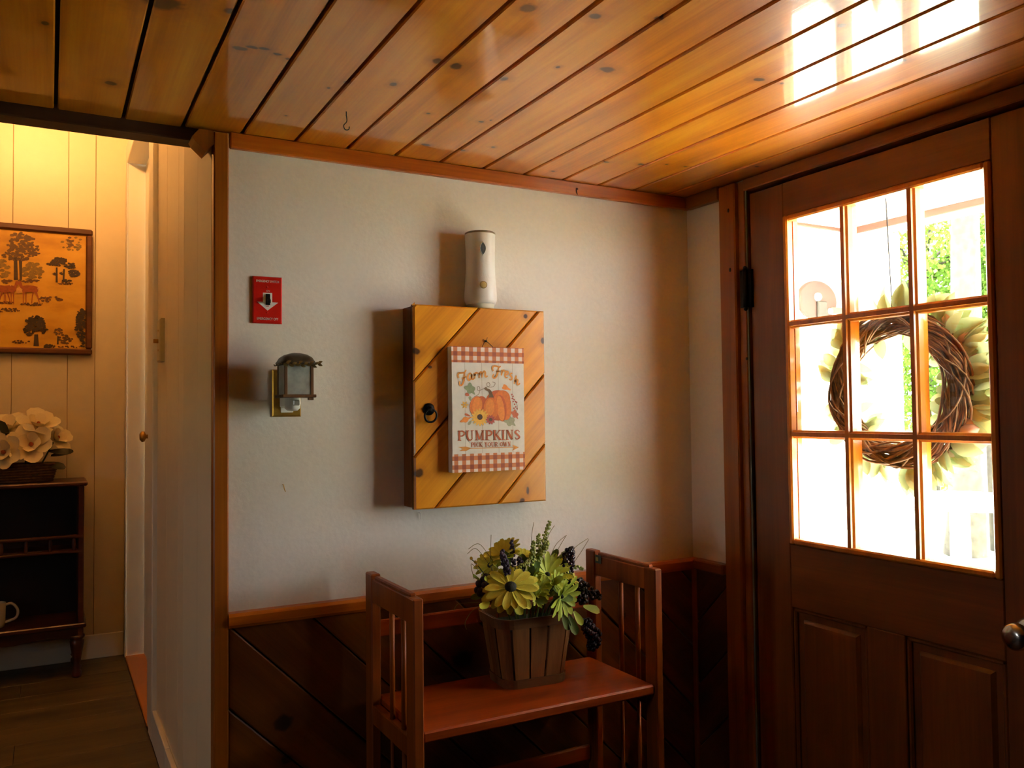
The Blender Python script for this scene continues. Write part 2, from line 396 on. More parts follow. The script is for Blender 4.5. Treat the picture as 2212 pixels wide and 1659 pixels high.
# ---- the glazed door
DX0, DX1 = 1.786, 1.828
YL, YR = 1.801, 0.931; GL, GR, GT, GB = 1.673, 1.083, 1.936, 1.030
door = empty('door_1', (DX0, YL, 0), 'stained wood entrance door with nine glass panes and two lower panels', kind='structure')
MB().box(DX0, DX1, GL, YL, 0.01, 2.03, 0.003).build('stile', M_door, door)
MB().box(DX0, DX1, YR, GR, 0.01, 2.03, 0.003).build('stile', M_door, door)
MB().box(DX0, DX1, GR, GL, GT, 2.03, 0.002).build('rail', M_doorx, door)
MB().box(DX0, DX1, GR, GL, 0.858, GB, 0.002).build('rail', M_doorx, door)
MB().box(DX0, DX1, GR, GL, 0.01, 0.22, 0.002).build('rail', M_doorx, door)
MB().box(DX0, DX1, 1.325, 1.431, 0.22, 0.858, 0.002).build('middle_stile', M_door, door)
for a, b in ((1.431, 1.673), (1.083, 1.325)):
    pn = MB(); inset_prism(pn, [Vector((DX0+0.014, y, z)) for y, z in [(a+.03, .25), (b-.03, .25), (b-.03, .828), (a+.03, .828)]], (-0.009, 0, 0), 0.008)
    pn.box(DX0+0.014, DX1-0.012, a, b, 0.22, 0.858)
    pn.build('raised_panel', M_door, door)
    ml = MB()
    for q in [((a, a+.012), (.22, .858)), ((b-.012, b), (.22, .858)), ((a, b), (.22, .232)), ((a, b), (.846, .858))]:
        ml.box(DX0+0.004, DX0+0.016, q[0][0], q[0][1], q[1][0], q[1][1], 0.004)
    ml.build('panel_moulding', M_door, door)
# glazing stops around the opening, then bars
def stop(y0, y1, z0, z1):
    return MB().box(DX0-0.006, DX0+0.020, y0, y1, z0, z1, 0.004).build('glazing_stop', M_munt, door)
sw = 0.016
stop(GL-sw, GL, GB, GT); stop(GR, GR+sw, GB, GT); stop(GR+sw, GL-sw, GT-sw, GT); stop(GR+sw, GL-sw, GB, GB+sw)
gy = [GL-sw, 1.474, 1.281, GR+sw]; gz = [GT-sw, 1.634, 1.331, GB+sw]
def bar(y0, y1, z0, z1, vert):
    mb = MB()
    if vert:
        c = (y0+y1)/2; prof = [(0.022, -0.012), (0.006, -0.011), (0.002, -0.006), (-0.004, -0.0055), (-0.004, 0.0055), (0.002, 0.006), (0.006, 0.011), (0.022, 0.012)]
        n = len(prof); vs = [(DX0+d, c+e, z) for z in (z0, z1) for d, e in prof]
    else:
        c = (z0+z1)/2; prof = [(0.022, -0.012), (0.006, -0.011), (0.002, -0.006), (-0.0035, -0.0055), (-0.0035, 0.0055), (0.002, 0.006), (0.006, 0.011), (0.022, 0.012)]
        n = len(prof); vs = [(DX0+d, y, c+e) for y in (y0, y1) for d, e in prof]
    mb.add(vs, [list(range(n)), list(range(2*n-1, n-1, -1))]+[[i, i+n, (i+1) % n+n, (i+1) % n] for i in range(n)])
    return mb.build('glazing_bar', M_munt, door)
for y in gy[1:3]: bar(y-.01, y+.01, GB+sw, GT-sw, True)
for z in gz[1:3]:
    for i in range(3):
        hi = gy[i]-(0.005 if i else 0); lo = gy[i+1]+(0.005 if i < 2 else 0)
        bar(lo, hi, z-.01, z+.01, False)
for i in range(3):
    for j in range(3):
        MB().box(DX0+0.021, DX0+0.024, gy[i+1], gy[i], gz[j+1], gz[j]).build('pane', M_glass, door)
ob = MB()
for q in [((GL-.012, GL), (GB, GT)), ((GR, GR+.012), (GB, GT)), ((GR, GL), (GB, GB+.012)), ((GR, GL), (GT-.012, GT))]: ob.box(DX0+0.0245, DX1, q[0][0], q[0][1], q[1][0], q[1][1])
for y in gy[1:3]: ob.box(DX0+0.0245, DX1, y-.009, y+.009, GB, GT)
for z in gz[1:3]: ob.box(DX0+0.0245, DX1-.0005, GR, GL, z-.009, z+.009)
ob.build('outer_glazing_grid', M_munt, door)
for zc in (1.752, 0.30):
    hg = MB().tube([(XB-0.013, 1.806, zc-0.055), (XB-0.013, 1.806, zc+0.055)], 0.0075, 10)
    hg.box(XB-0.010, XB+0.002, 1.806, 1.83, zc-.055, zc+.055); hg.box(XB-0.006, XB+0.006, 1.79, 1.806, zc-.055, zc+.055)
    h = hg.build('hinge', M_black, door)
    MB().ball((XB-0.013, 1.806, zc-0.06), 0.006).ball((XB-0.013, 1.806, zc+0.06), 0.006).build('hinge_tip', M_black, h)
kn = onX(2192, 1376, 1.728)
rose = MB().lathe([(0.032, 0), (0.032, -0.004), (0.026, -0.010), (0.013, -0.013), (0.011, -0.032)], (DX0, kn.y, kn.z), 28, 'x').build('knob_rose', M_steel, door)
MB().lathe([(0.011, -0.032), (0.014, -0.036), (0.024, -0.042), (0.028, -0.050), (0.0275, -0.060), (0.022, -0.067), (0.010, -0.070), (0.001, -0.070)], (DX0, kn.y, kn.z), 28, 'x').build('knob', M_steel, door)
st(MB().box(1.829, 1.875, 1.780, 1.836, 0, 2.05).box(1.829, 1.875, 0.88, 0.945, 0, 2.05).box(1.829, 1.875, 0.945, 1.780, 2.012, 2.05).box(1.829, 1.875, .945, 1.780, 0, .03), 'trim_16', M_trimz, 'door stop round the glazed door')
# ---- rest of the entry shell (behind and beside the camera)
M_panel = wood('brown_pine_panelling', S(104,60,22), S(80,44,14), S(54,28,8), 'z', rough=0.45)
st(MB().box(-1.75, 1.88, -1.80, -1.70, 0, 2.13), 'wall_front', M_panel, 'brown pine panelled wall facing the back wall')
WY0, WY1, WZ0, WZ1 = 1.22, 1.50, 1.10, 1.48
st(MB().box(-1.80, -1.70, -1.80, WY0, 0, 2.85).box(-1.80, -1.70, WY1, 4.15, 0, 2.85).box(-1.80, -1.70, WY0, WY1, 0, WZ0).box(-1.80, -1.70, WY0, WY1, WZ1, 2.85), 'wall_west', M_panel, 'brown pine panelled wall at the far side of the entry')
wn1 = empty('window_1', (-1.75, (WY0+WY1)/2, WZ0), 'small white sash window in the far side wall of the entry', kind='structure')
for (a, b, c, d) in [(WY0, WY0+.03, WZ0, WZ1), (WY1-.03, WY1, WZ0, WZ1), (WY0+.03, WY1-.03, WZ0, WZ0+.03), (WY0+.03, WY1-.03, WZ1-.03, WZ1), (WY0+.03, WY1-.03, (WZ0+WZ1)/2-.015, (WZ0+WZ1)/2+.015)]:
    MB().box(-1.77, -1.73, a, b, c, d, .003).build('sash_rail', M_creamtrim, wn1)
for c, d in ((WZ0+.03, (WZ0+WZ1)/2-.015), ((WZ0+WZ1)/2+.015, WZ1-.03)): MB().box(-1.752, -1.748, WY0+.03, WY1-.03, c, d).build('pane', M_glass, wn1)
st(MB().box(-1.75, 1.88, -1.75, 2.17, -0.06, 0.0), 'floor', M_floor, 'brown board floor of the entry')
# ---- hall beyond the opening, two steps up
hf = st(MB().box(-1.75, 0.50, 2.10, 4.15, 0.0, ZH-0.006), 'floor_hall', M_groove, 'olive grey plank floor of the raised hall')
pl = [2.10, 2.26, 2.43, 2.60, 2.77, 2.94, 3.11, 3.28, 3.45, 3.62, 3.79, 3.96, 4.05]
for k, (a, b) in enumerate(zip(pl[:-1], pl[1:])):
    j = -1.2+0.37*((k*3) % 4)
    for x0, x1 in ((-1.7, j), (j, 0.288)):
        MB().box(x0+.0008, x1-.0008, a+.0008, b-.0008, ZH-.008, ZH, 0.0012).build('floor_plank', M_hfloor, hf)
st(MB().box(-1.70, 0.30, 1.82, 2.10, 0.0, ZH/2, 0.004), 'step', M_floor, 'wooden step up from entry to hall')
hdr = st(MB().box(-1.70, 0.331, 2.072, 2.135, 2.046, 2.0855, 0.003), 'trim_12', wood('dark_header', S(84,44,14), S(60,30,9), S(40,20,6), 'x', rough=0.5), 'dark wooden header along the hall opening')
blk = MB(); blk.prism([Vector((x, 2.040, z)) for x, z in [(0.284, 2.046), (0.290, 2.036), (0.314, 2.014), (0.332, 2.034), (0.332, 2.066), (0.30, 2.066)]], (0, 0.062, 0))
st(blk, 'trim_13', M_trimz, 'small cut wood block under the end of the header')
st(MB().box(-1.70, 0.345, 2.09, 2.17, 2.087, 2.80), 'wall_above_header', M_cream)
st(MB().box(-1.75, 0.60, 2.05, 4.15, 2.75, 2.85), 'ceiling_hall', plain('hall_ceiling_white', (0.75, 0.72, 0.64, 1), 0.6))
M_cgroove = plain('tan_panel_groove', S(150,116,60), 0.7)
wallC = st(MB().box(XC+0.006, 0.345, 2.31, 3.02, 0.30, 2.80).box(0.342, 0.36, 2.10, 2.31, .30, 2.80), 'wall_left', M_cgroove, 'cream grooved panelling on the hall side wall')
cy = [2.306, 2.413, 2.668, 2.912]
for a, b in zip(cy[:-1], cy[1:]): MB().box(XC, XC+0.012, a+.0012, b-.0012, 0.30, 2.76, 0.001).build('wall_board', M_cream, wallC)
for (xa, ya), (xb, yb) in (((0.3325, 2.078), (0.3180, 2.188)), ((0.3180, 2.190), (XC, 2.3048))):
    MB().prism([Vector((xa, ya, 0.30)), Vector((xb, yb, 0.30)), Vector((xb+.010, yb, 0.30)), Vector((xa+.010, ya, 0.30))], (0, 0, 2.46)).build('wall_board', M_cream, wallC)
MB().box(XC, 0.60, 2.9, 4.15, 2.59, 2.80).build('wall_over_door', M_cream, wallC)
st(MB().box(XC-0.014, XC, 2.306, 2.56, ZH, 0.470, 0.002).box(XC-0.014, XC, 2.566, 2.91, ZH, 0.470, 0.002), 'baseboard_left', M_creamtrim, 'cream baseboard on the hall side wall')
cs = st(MB().box(XC-0.015, XC+0.01, 2.912, 3.01, ZH, 2.586, 0.003), 'trim_14', M_creamtrim, 'cream casing of the hall side door')
MB().box(XC-0.011, 0.43, 3.01, 3.09, ZH, 2.586, 0.002).build('jamb', M_creamtrim, cs)
MB().box(XC-0.011, 0.43, 3.99, 4.05, ZH, 2.586, 0.002).build('jamb', M_creamtrim, cs)
MB().box(XC-0.015, XC-0.0105, 3.985, 4.042, ZH, 2.586, 0.001).build('casing_leg', M_creamtrim, cs)
MB().box(XC-0.015, 0.43, 3.09, 3.99, 2.505, 2.585, 0.003).build('head_jamb', M_creamtrim, cs)
st(MB().box(0.289, 0.43, 3.09, 3.99, ZH-.02, ZH+0.006, 0.003), 'trim_15', plain('oak_threshold', S(196,122,48), 0.4), 'orange wood threshold of the hall side door')
d2 = empty('door_2', (0.385, 3.09, ZH), 'closed cream door in the hall side wall', kind='structure')
MB().box(0.362, 0.40, 3.094, 3.986, ZH+.01, 2.50, 0.002).build('door_leaf', M_creamtrim, d2)
MB().lathe([(0.02, 0), (0.02, -.005), (0.008, -.01), (0.008, -.03), (0.02, -.035), (0.022, -.045), (0.012, -.053), (0.001, -.053)], (0.362, 3.60, 1.32), 16, 'x').build('door_knob', M_brass, d2)
wallF = st(MB().box(-1.75, 0.60, YF+0.006, 4.15, 0.30, 2.80), 'wall_far', M_cgroove, 'cream grooved panelling at the end of the hall')
fx = [-1.70, -1.50, -1.30, -1.19, -0.96, -0.76, -0.55, -0.34, -0.141, 0.064, 0.169, 0.302]
for a, b in zip(fx[:-1], fx[1:]): MB().box(a+.001, b-.001, YF, YF+0.012, 0.30, 2.76, 0.0008).build('wall_board', M_cream, wallF)
st(MB().box(-1.70, 0.286, YF-0.013, YF, ZH, 0.47, 0.002), 'baseboard_far', M_creamtrim, 'cream baseboard at the end of the hall')
# hall ceiling lamp, out of frame above: the warm light in the hall
lamp = empty('hall_lamp', (-0.106, 3.21, 2.75), 'round ceiling lamp with glowing drum over the raised hall', 'lamp')
MB().lathe([(0.11, 0), (0.11, -0.02), (0.10, -0.025)], (-0.106, 3.21, 2.75), 32).build('lamp_base', M_brass, lamp)
ml, nt, b = newmat('lit_opal_glass'); b.inputs['Base Color'].default_value = (1, .9, .7, 1); b.inputs['Emission Color'].default_value = (1.0, 0.48, 0.155, 1); b.inputs['Emission Strength'].default_value = HALL_LAMP_W*13
MB().lathe([(0.060, -0.022), (0.062, -0.030), (0.062, -0.080), (0.058, -0.088)], (-0.106, 3.21, 2.75), 32).build('glass_drum', ml, lamp)
MB().lathe([(0.080, -0.088), (0.086, -0.084), (0.088, -0.090), (0.080, -0.096), (0.02, -0.102), (0.001, -0.102)], (-0.106, 3.21, 2.75), 32).build('drip_plate', M_brass, lamp)
# ================================================================== the porch and garden outside the door
M_extw = plain('white_clapboard', (0.80, 0.80, 0.78, 1), 0.6)
M_soffit = plain('white_porch_soffit', (0.72, 0.70, 0.66, 1), 0.6)
M_brown = plain('brown_fascia', S(84,46,30), 0.6)
M_lawn = plain('pale_gravel_and_grass', (0.34, 0.36, 0.24, 1), 0.9, noise=0.25, scale=3)
M_deck = plain('pale_concrete_porch', (0.60, 0.58, 0.54, 1), 0.8, noise=0.1, scale=8)
M_bark = plain('grey_bark', S(62,57,50), 0.9, noise=0.35, scale=12, bump=0.5)
st(MB().box(-60, 60, -60, 60, -0.30, -0.25), 'ground', M_lawn, 'pale sunlit ground beyond the porch')
st(MB().box(1.88, 4.5, -4.0, 3.53, -0.25, -0.02), 'porch_floor', M_deck, 'pale concrete porch floor')
pw = st(MB().box(1.88, 4.3, 3.55, 3.75, -0.25, 2.9), 'porch_wall', M_extw, 'white clapboard house wall beside the porch')
for k in range(22):
    z = -0.2+k*0.125
    MB().add([(x, y, zz) for x in (1.88, 4.3) for y, zz in [(3.55, z), (3.532, z), (3.545, z+.125), (3.55, z+.125)]], [[0,1,2,3],[7,6,5,4]]+[[i,i+4,(i+1)%4+4,(i+1)%4] for i in range(4)]).build('clapboard', M_extw, pw)
st(MB().box(4.26, 4.36, 3.20, 3.75, -0.25, 2.42), 'porch_corner_panel', M_extw, 'white corner panel at the porch edge')
st(MB().box(1.88, 4.42, -4.0, 3.75, 2.505, 2.60), 'porch_roof', M_soffit, 'white porch ceiling')
pb = st(MB().box(4.27, 4.33, -4.0, 3.53, 2.43, 2.505, 0.004), 'porch_beam', M_extw, 'white porch beam with brown trim')
MB().box(4.255, 4.27, -4.0, 3.53, 2.455, 2.495, 0.003).build('beam_trim', M_brown, pb)
MB().box(1.88, 4.255, 3.512, 3.532, 2.487, 2.505, 0.003).build('beam_trim', M_brown, pb)
st(MB().box(4.26, 4.36, -1.5, -1.38, -0.02, 2.43, 0.01), 'porch_post', M_extw, 'white square porch post')
ow = MB().box(1.88, 1.90, 1.885, 3.55, -0.25, 2.6); ow.box(1.88, 1.90, -4, 0.9, -0.25, 2.6); ow.box(1.88, 1.90, 0.9, 1.885, 2.05, 2.6); ow.box(1.88, 1.90, .9, 1.885, -.25, 0)
st(ow, 'wall_outside', M_extw, 'white outside face of the entry wall')
# oval plaque hung on the clapboard
dp = onY(1762, 650, 3.528)
pq = empty('oval_plaque', (dp.x, 3.531, dp.z), 'tan oval plaque hung on the white porch wall', 'plaque')
MB().lathe([(0.155, 0), (0.165, -0.006), (0.165, -0.018), (0.150, -0.024), (0.001, -0.024)], (dp.x, 3.531, dp.z), 36, 'y', sy=0.72).build('plaque_body', plain('pinkish_tan_plaque', S(66,44,34), 0.7, noise=0.2, scale=14), pq)
MB().ball((dp.x-0.01, 3.505, dp.z+0.02), 0.026, 12, 8).build('white_boss', M_white, pq)
MB().box(dp.x-0.02, dp.x+0.06, 3.49, 3.508, dp.z-0.11, dp.z-0.005, 0.006).build('dark_relief', plain('dark_relief_paint', S(52,48,40), 0.7), pq)
MB().box(dp.x+0.10, dp.x+0.20, 3.50, 3.512, dp.z-0.075, dp.z-0.035, 0.005).build('pointer', plain('relief_paint', S(110,80,60), 0.7), pq)
MB().ball((dp.x+0.09, 3.50, dp.z-0.06), 0.018, 10, 6).build('white_boss', M_white, pq)
# white round patio table
tb = empty('patio_table', (6.15, 4.05, -0.25), 'white round patio table outside the porch', 'table')
MB().lathe([(0.62, 0.0), (0.66, 0.012), (0.66, 0.03), (0.60, 0.042), (0.25, 0.05), (0.001, 0.05)], (6.15, 4.05, 0.66), 40).build('table_top', M_extw, tb)
for k in range(4):
    a = k*math.pi/2+.5
    MB().tube([(6.15+.5*math.cos(a), 4.05+.5*math.sin(a), -0.25), (6.15+.42*math.cos(a), 4.05+.42*math.sin(a), 0.67)], 0.035, 10).build('leg', M_extw, tb)
# trees
def leafmat(name, c):
    m, nt, b = newmat(name); out = nt.nodes['Material Output']
    d = N(nt, 'ShaderNodeBsdfDiffuse'); t = N(nt, 'ShaderNodeBsdfTranslucent'); mx = N(nt, 'ShaderNodeMixShader'); mx.inputs[0].default_value = 0.45
    oi = N(nt, 'ShaderNodeTexCoord'); no = N(nt, 'ShaderNodeTexNoise'); no.inputs['Scale'].default_value = 2.2; nt.links.new(oi.outputs['Object'], no.inputs['Vector'])
    col = ramp(nt, no.outputs[0], [(0.3, tuple(x*.55 for x in c[:3])+(1,)), (0.7, tuple(x*1.4 for x in c[:3])+(1,))])
    nt.links.new(col, d.inputs[0]); nt.links.new(col, t.inputs[0])
    nt.links.new(d.outputs[0], mx.inputs[1]); nt.links.new(t.outputs[0], mx.inputs[2]); nt.links.new(mx.outputs[0], out.inputs[0]); return m
M_leafA = leafmat('garden_leaf_green', (0.11, 0.20, 0.03, 1)); M_leafB = leafmat('garden_leaf_dark', (0.075, 0.14, 0.025, 1))
def tree(x, y, r, h, label, lean, crown, nl, leafm, rnd):
    rg = random.Random(rnd)
    t = empty('garden_tree', (x, y, -0.25), label, 'tree', 'trees beyond the porch')
    pts = [(x+lean[0]*k/6+rg.uniform(-.02, .02), y+lean[1]*k/6+rg.uniform(-.02, .02), -0.25+h*k/6) for k in range(7)]
    MB().tube(pts, [r*(1.25-.09*k) if k else r*1.6 for k in range(7)], 12).build('trunk', M_bark, t)
    top = Vector(pts[4]); br = MB()
    for k in range(7):
        a = rg.uniform(0, 6.28); e = Vector((math.cos(a)*1.4, math.sin(a)*1.4, rg.uniform(.3, 1.4)))
        br.tube([top, top+e*.5+Vector((0, 0, .15)), top+e], [r*.45, r*.3, r*.12], 6)
    br.build('branch', M_bark, t)
    vs = []; fs = []; cl = [(Vector((cx, cy, cz)), cr) for cx, cy, cz, cr in crown]
    for k in range(nl):
        c, cr = cl[rg.randrange(len(cl))]
        d = Vector((rg.gauss(0, 1), rg.gauss(0, 1), rg.gauss(0, 1))); d = d.normalized()*cr*rg.random()**.4
        q = c+d; s_ = rg.uniform(.04, .075); n = Vector((rg.gauss(0, 1), rg.gauss(0, 1), rg.gauss(0, 1))).normalized(); u = n.orthogonal().normalized(); v = n.cross(u)
        o = len(vs); vs += [q-u*s_, q+v*s_*.5, q+u*s_, q-v*s_*.5]; fs.append([o, o+1, o+2, o+3])
    fo = MB().add(vs, fs).build('foliage', leafm, t); fo['kind'] = 'stuff'
    return t
tree(9.0, 5.85, 0.15, 7.0, 'grey trunked tree standing nearest the porch beyond the table', (0.1, -0.1), [(9.6, 6.6, 4.6, 1.6), (9.2, 4.8, 5.4, 1.5), (10, 6.0, 6.5, 1.8)], 3500, M_leafA, 1)
tree(9.6, 5.78, 0.10, 7.0, 'slender forked tree just behind the thick grey trunk', (-0.5, 0.55), [(10.4, 5.6, 4.4, 1.2), (10.2, 4.8, 5.0, 1.4)], 1500, M_leafA, 2)
tree(15.0, 10.6, 0.18, 6.0, 'leafy green tree at the back of the garden by the porch corner', (0, 0), [(15, 10.8, 3.2, 1.8), (15, 9.4, 2.4, 1.7), (15.4, 10.8, 1.2, 1.6), (15, 9.3, 4.6, 1.6)], 22000, M_leafA, 3)
tree(15.5, 8.0, 0.18, 6.0, 'dense green tree at the back of the garden behind the trunks', (0, 0), [(15.2, 7.6, 3.4, 1.9), (15.2, 8.8, 3.4, 1.6), (15, 8.2, 1.6, 1.7), (15.4, 7.0, 4.8, 1.6), (15.2, 6.8, 1.8, 1.5)], 26000, M_leafB, 4)
# ------------------------------------------------------------------ wreath hung outside the door
M_vine = plain('brown_vine_twigs', S(118,88,50), 0.8, noise=0.4, scale=60)
def wleaf(name, c):
    m, nt, b = newmat(name); out = nt.nodes['Material Output']
    d = N(nt, 'ShaderNodeBsdfDiffuse'); d.inputs[0].default_value = c; t = N(nt, 'ShaderNodeBsdfTranslucent'); t.inputs[0].default_value = c
    mx = N(nt, 'ShaderNodeMixShader'); mx.inputs[0].default_value = 0.25; nt.links.new(d.outputs[0], mx.inputs[1]); nt.links.new(t.outputs[0], mx.inputs[2]); nt.links.new(mx.outputs[0], out.inputs[0]); return m
M_wl = [wleaf('pale_sage_leaf', (0.36, 0.45, 0.23, 1)), wleaf('yellow_sage_leaf', (0.50, 0.52, 0.26, 1)), wleaf('pink_bud', (0.62, 0.46, 0.38, 1))]
WX, WY, WZ, WR = 1.868, 1.392, 1.448, 0.168
wr = empty('door_wreath', (WX, WY, WZ), 'twig wreath with pale green leaves hung outside the glazed door', 'wreath')
rg = random.Random(11)
for k in range(64):
    ph = rg.uniform(0, 6.28); tw = rg.choice([1, 2, 3, -2, 4]); rr = rg.uniform(0.006, 0.036); amp = rg.uniform(-.004, .004); pts = []
    for i in range(49):
        a = 2*math.pi*i/48; t = ph+tw*a
        rad = WR+rr*math.cos(t)+amp*math.sin(5*a); pts.append((WX+rr*math.sin(t)*0.75, WY+rad*math.cos(a), WZ+rad*math.sin(a)))
    MB().tube(pts, rg.uniform(0.002, 0.004), 5, cap=False).build('twig', M_vine, wr)
lf = MB(); nL = 7
vs = []; fs = []
for i in range(nL):
    t = i/(nL-1); wd = 0.24*math.sin(math.pi*(0.06+0.90*t)**0.9)*(1 if t < 1 else 0)+0.01
    zz = 0.16*math.sin(t*2.6)
    vs += [(t, -wd, zz+.05*wd), (t, 0, zz-.03), (t, wd, zz+.05*wd)]
for i in range(nL-1):
    o = i*3; fs += [[o, o+1, o+4, o+3], [o+1, o+2, o+5, o+4]]
lf.add(vs, fs, True)
leafmesh = [mesh_only(lf, 'wreath_leaf', m) for m in M_wl]
budm = mesh_only(MB().lathe([(0.001, 0), (0.28, .15), (0.36, .42), (0.25, .8), (0.001, 1.0)], (0, 0, 0), 8, 'x'), 'bud', M_wl[2])
for k in range(215):
    a = rg.uniform(0, 2*math.pi)
    if rg.random() < 0.25: a = rg.uniform(-0.9, 0.9)+math.pi
    rad = WR+rg.choice([-.018, .02, .022, .024])+rg.uniform(-.008, .008)
    out_ = 1 if rad > WR else -1
    dirv = Vector((rg.uniform(.05, .5), out_*math.cos(a)+rg.uniform(-.6, .6), out_*math.sin(a)+rg.uniform(-.6, .6)+0.15*out_))
    loc = (WX+rg.uniform(.0, .03), WY+rad*math.cos(a), WZ+rad*math.sin(a))
    if math.cos(a) < -0.6 and rg.random() < .18 and out_ > 0:
        part('bud', budm, wr, None, matrix=frame(loc, dirv, (1, 0, 0), rg.uniform(.035, .05)))
    else:
        part('leaf', leafmesh[0 if rg.random() < .75 else 1], wr, None, matrix=frame(loc, dirv, (-1, rg.uniform(-.6, .6), rg.uniform(-.6, .6)), rg.uniform(.05, .088)*(1 if out_ > 0 else .75)))
MB().tube([(1.830, WY, 2.008), (1.845, WY, 2.0), (1.862, WY, WZ+WR+.02)], 0.0015, 6).build('hanging_wire', M_black, wr)
# ================================================================== things on the back wall
def text(body, size, loc, name, mat, parent, depth=0.0003, sx=1.0, align='CENTER'):
    cu = bpy.data.curves.new('t', 'FONT'); cu.body = body; cu.size = size; cu.align_x = align; cu.align_y = 'CENTER'; cu.extrude = depth
    o = bpy.data.objects.new('t', cu); C.objects.link(o); bpy.context.view_layer.update()
    me = bpy.data.meshes.new_from_object(o.evaluated_get(bpy.context.evaluated_depsgraph_get()))
    bpy.data.objects.remove(o); bpy.data.curves.remove(cu)
    base = WL[parent.name]
    me.transform(Matrix.Translation(Vector(loc)-base) @ Matrix.Rotation(math.pi/2, 4, 'X') @ Matrix.Diagonal((sx, 1, 1, 1)))
    me.materials.clear(); me.materials.append(mat); me.name = name
    ob = bpy.data.objects.new(name, me); C.objects.link(ob); ob.parent = parent; WL[ob.name] = base.copy(); return ob
# ---- wall cabinet
CX0, CX1, CY0, CZ0, CZ1 = 0.812, 1.201, 1.996, 1.155, 1.679
_kk = [((1135,683),7,7),((1173,736),8,10),((899,758),12,9),((929,793),7,5),((905,1022),15,12),((1128,1082),9,9),((1140,1060),5,12)]
M_cab = wood('golden_pine_cabinet', S(236,166,40), S(216,140,20), S(176,102,8), 'x', rough=0.3, coat=0.35, coat_rough=0.12, rot=(0, math.radians(46), 0),
             knots=[(tuple(onY(p[0], p[1], CY0)), (a*0.00095, 0.05, b*0.00095)) for p, a, b in _kk], knotcol=S(52,30,14), per_obj=0.12, bump=0.08, blotch=0.3)
M_cabside = wood('brown_pine_cabinet_side', S(130,72,12), S(102,52,7), S(74,36,4), 'z', rough=0.4)
cab = empty('wall_cabinet', (1.006, YA, CZ0), 'golden pine wall cabinet with diagonal board door and black ring pull', 'cabinet')
bd = MB()
bd.box(CX0, CX0+.012, 2.016, YA, CZ0+.004, CZ1-.004); bd.box(CX1-.012, CX1, 2.016, YA, CZ0+.004, CZ1-.004)
bd.box(CX0+.012, CX1-.012, 2.016, YA, CZ0+.004, CZ0+.016); bd.box(CX0+.012, CX1-.012, 2.016, YA, CZ1-.016, CZ1-.004); bd.box(CX0+.012, CX1-.012, 2.062, YA, CZ0+.016, CZ1-.016)
bd.build('body', M_cabside, cab)
cdoor = MB().box(CX0, CX1, 2.004, 2.014, CZ0, CZ1).build('door', M_cabside, cab)
for poly in diag(CX0, CX1, CZ0, CZ1, -0.599-0.183*2, 0.183, 1.05, 0.0022):
    pts = [Vector((x, 2.005, z)) for x, z in poly]
    inset_prism(MB(), pts, (0, -0.009, 0), 0.0035).build('door_board', M_cab, cdoor)
rp = onY(928, 884, 1.99)
rpl = MB().lathe([(0.016, 0), (0.016, -.002), (0.010, -.005), (0.001, -.005)], (rp.x, CY0, rp.z), 18, 'y')
rpl.ball((rp.x, CY0-.010, rp.z), 0.007, 10, 8); rpl.build('pull_plate', M_black, cab)
ringp = [(rp.x+.0005+0.0165*math.sin(a), CY0-.012-.002*math.cos(a), rp.z-.0165+0.0165*math.cos(a)) for a in [2*math.pi*i/32 for i in range(33)]]
MB().tube(ringp, 0.0028, 8, cap=False).build('pull_ring', M_black, cab)
# ---- pumpkin sign hanging on the cabinet door
SX0, SX1, SZ0, SZ1, SYF, SYB = 0.905, 1.119, 1.246, 1.572, 1.970, 1.9945
M_signw = plain('whitewashed_board_print', (0.72, 0.68, 0.64, 1), 0.6, noise=0.05, scale=60)
sign = empty('pumpkin_sign', ((SX0+SX1)/2, SYB, SZ0), 'small white Farm Fresh pumpkins sign with gingham bands hung on the cabinet door', 'sign')
MB().box(SX0, SX1, SYF, SYB, SZ0, SZ1, 0.001).build('board', M_signw, sign)
def gingham(name):
    m, nt, b = newmat(name); tc = N(nt, 'ShaderNodeTexCoord'); sp = N(nt, 'ShaderNodeSeparateXYZ'); nt.links.new(tc.outputs['Object'], sp.inputs[0])
    def band(v, off):
        return math_(nt, 'GREATER_THAN', math_(nt, 'FRACT', math_(nt, 'ADD', math_(nt, 'DIVIDE', v, 0.0226), off)), 0.5)
    s = math_(nt, 'ADD', band(sp.outputs[0], 0.0), band(sp.outputs[2], 0.15))
    col = ramp(nt, math_(nt, 'MULTIPLY', s, 0.5), [(0.0, S(226,206,196)), (0.25, S(196,112,62)), (0.75, S(150,70,40))])
    for e in nt.nodes:
        if e.type == 'VALTORGB': e.color_ramp.interpolation = 'CONSTANT'
    nt.links.new(col, b.inputs['Base Color']); b.inputs['Roughness'].default_value = 0.6; return m
M_ging = gingham('rust_and_white_gingham')
zb1 = SZ1-(SZ1-SZ0)*0.128; zb0 = SZ0+(SZ1-SZ0)*0.145
MB().box(SX0, SX1, SYF-.0006, SYF, zb1, SZ1).build('gingham_band', M_ging, sign)
MB().box(SX0, SX1, SYF-.0006, SYF, SZ0, zb0).build('gingham_band', M_ging, sign)
def sg(x, y, d=0.0):
    """close-up coordinates of the print -> point on the sign face"""
    tp = 145+(x-182)*.028; bt = 1565-(x-182)*.0395
    return Vector((SX0+(x-182)/811*(SX1-SX0), SYF-d, SZ0+(bt-y)/(bt-tp)*(SZ1-SZ0)))
def flat(poly, d, mb=None):
    mb = mb or MB(); pts = [sg(x, y, d) for x, y in poly]; n = len(pts)
    return mb.add(pts, [list(range(n))])
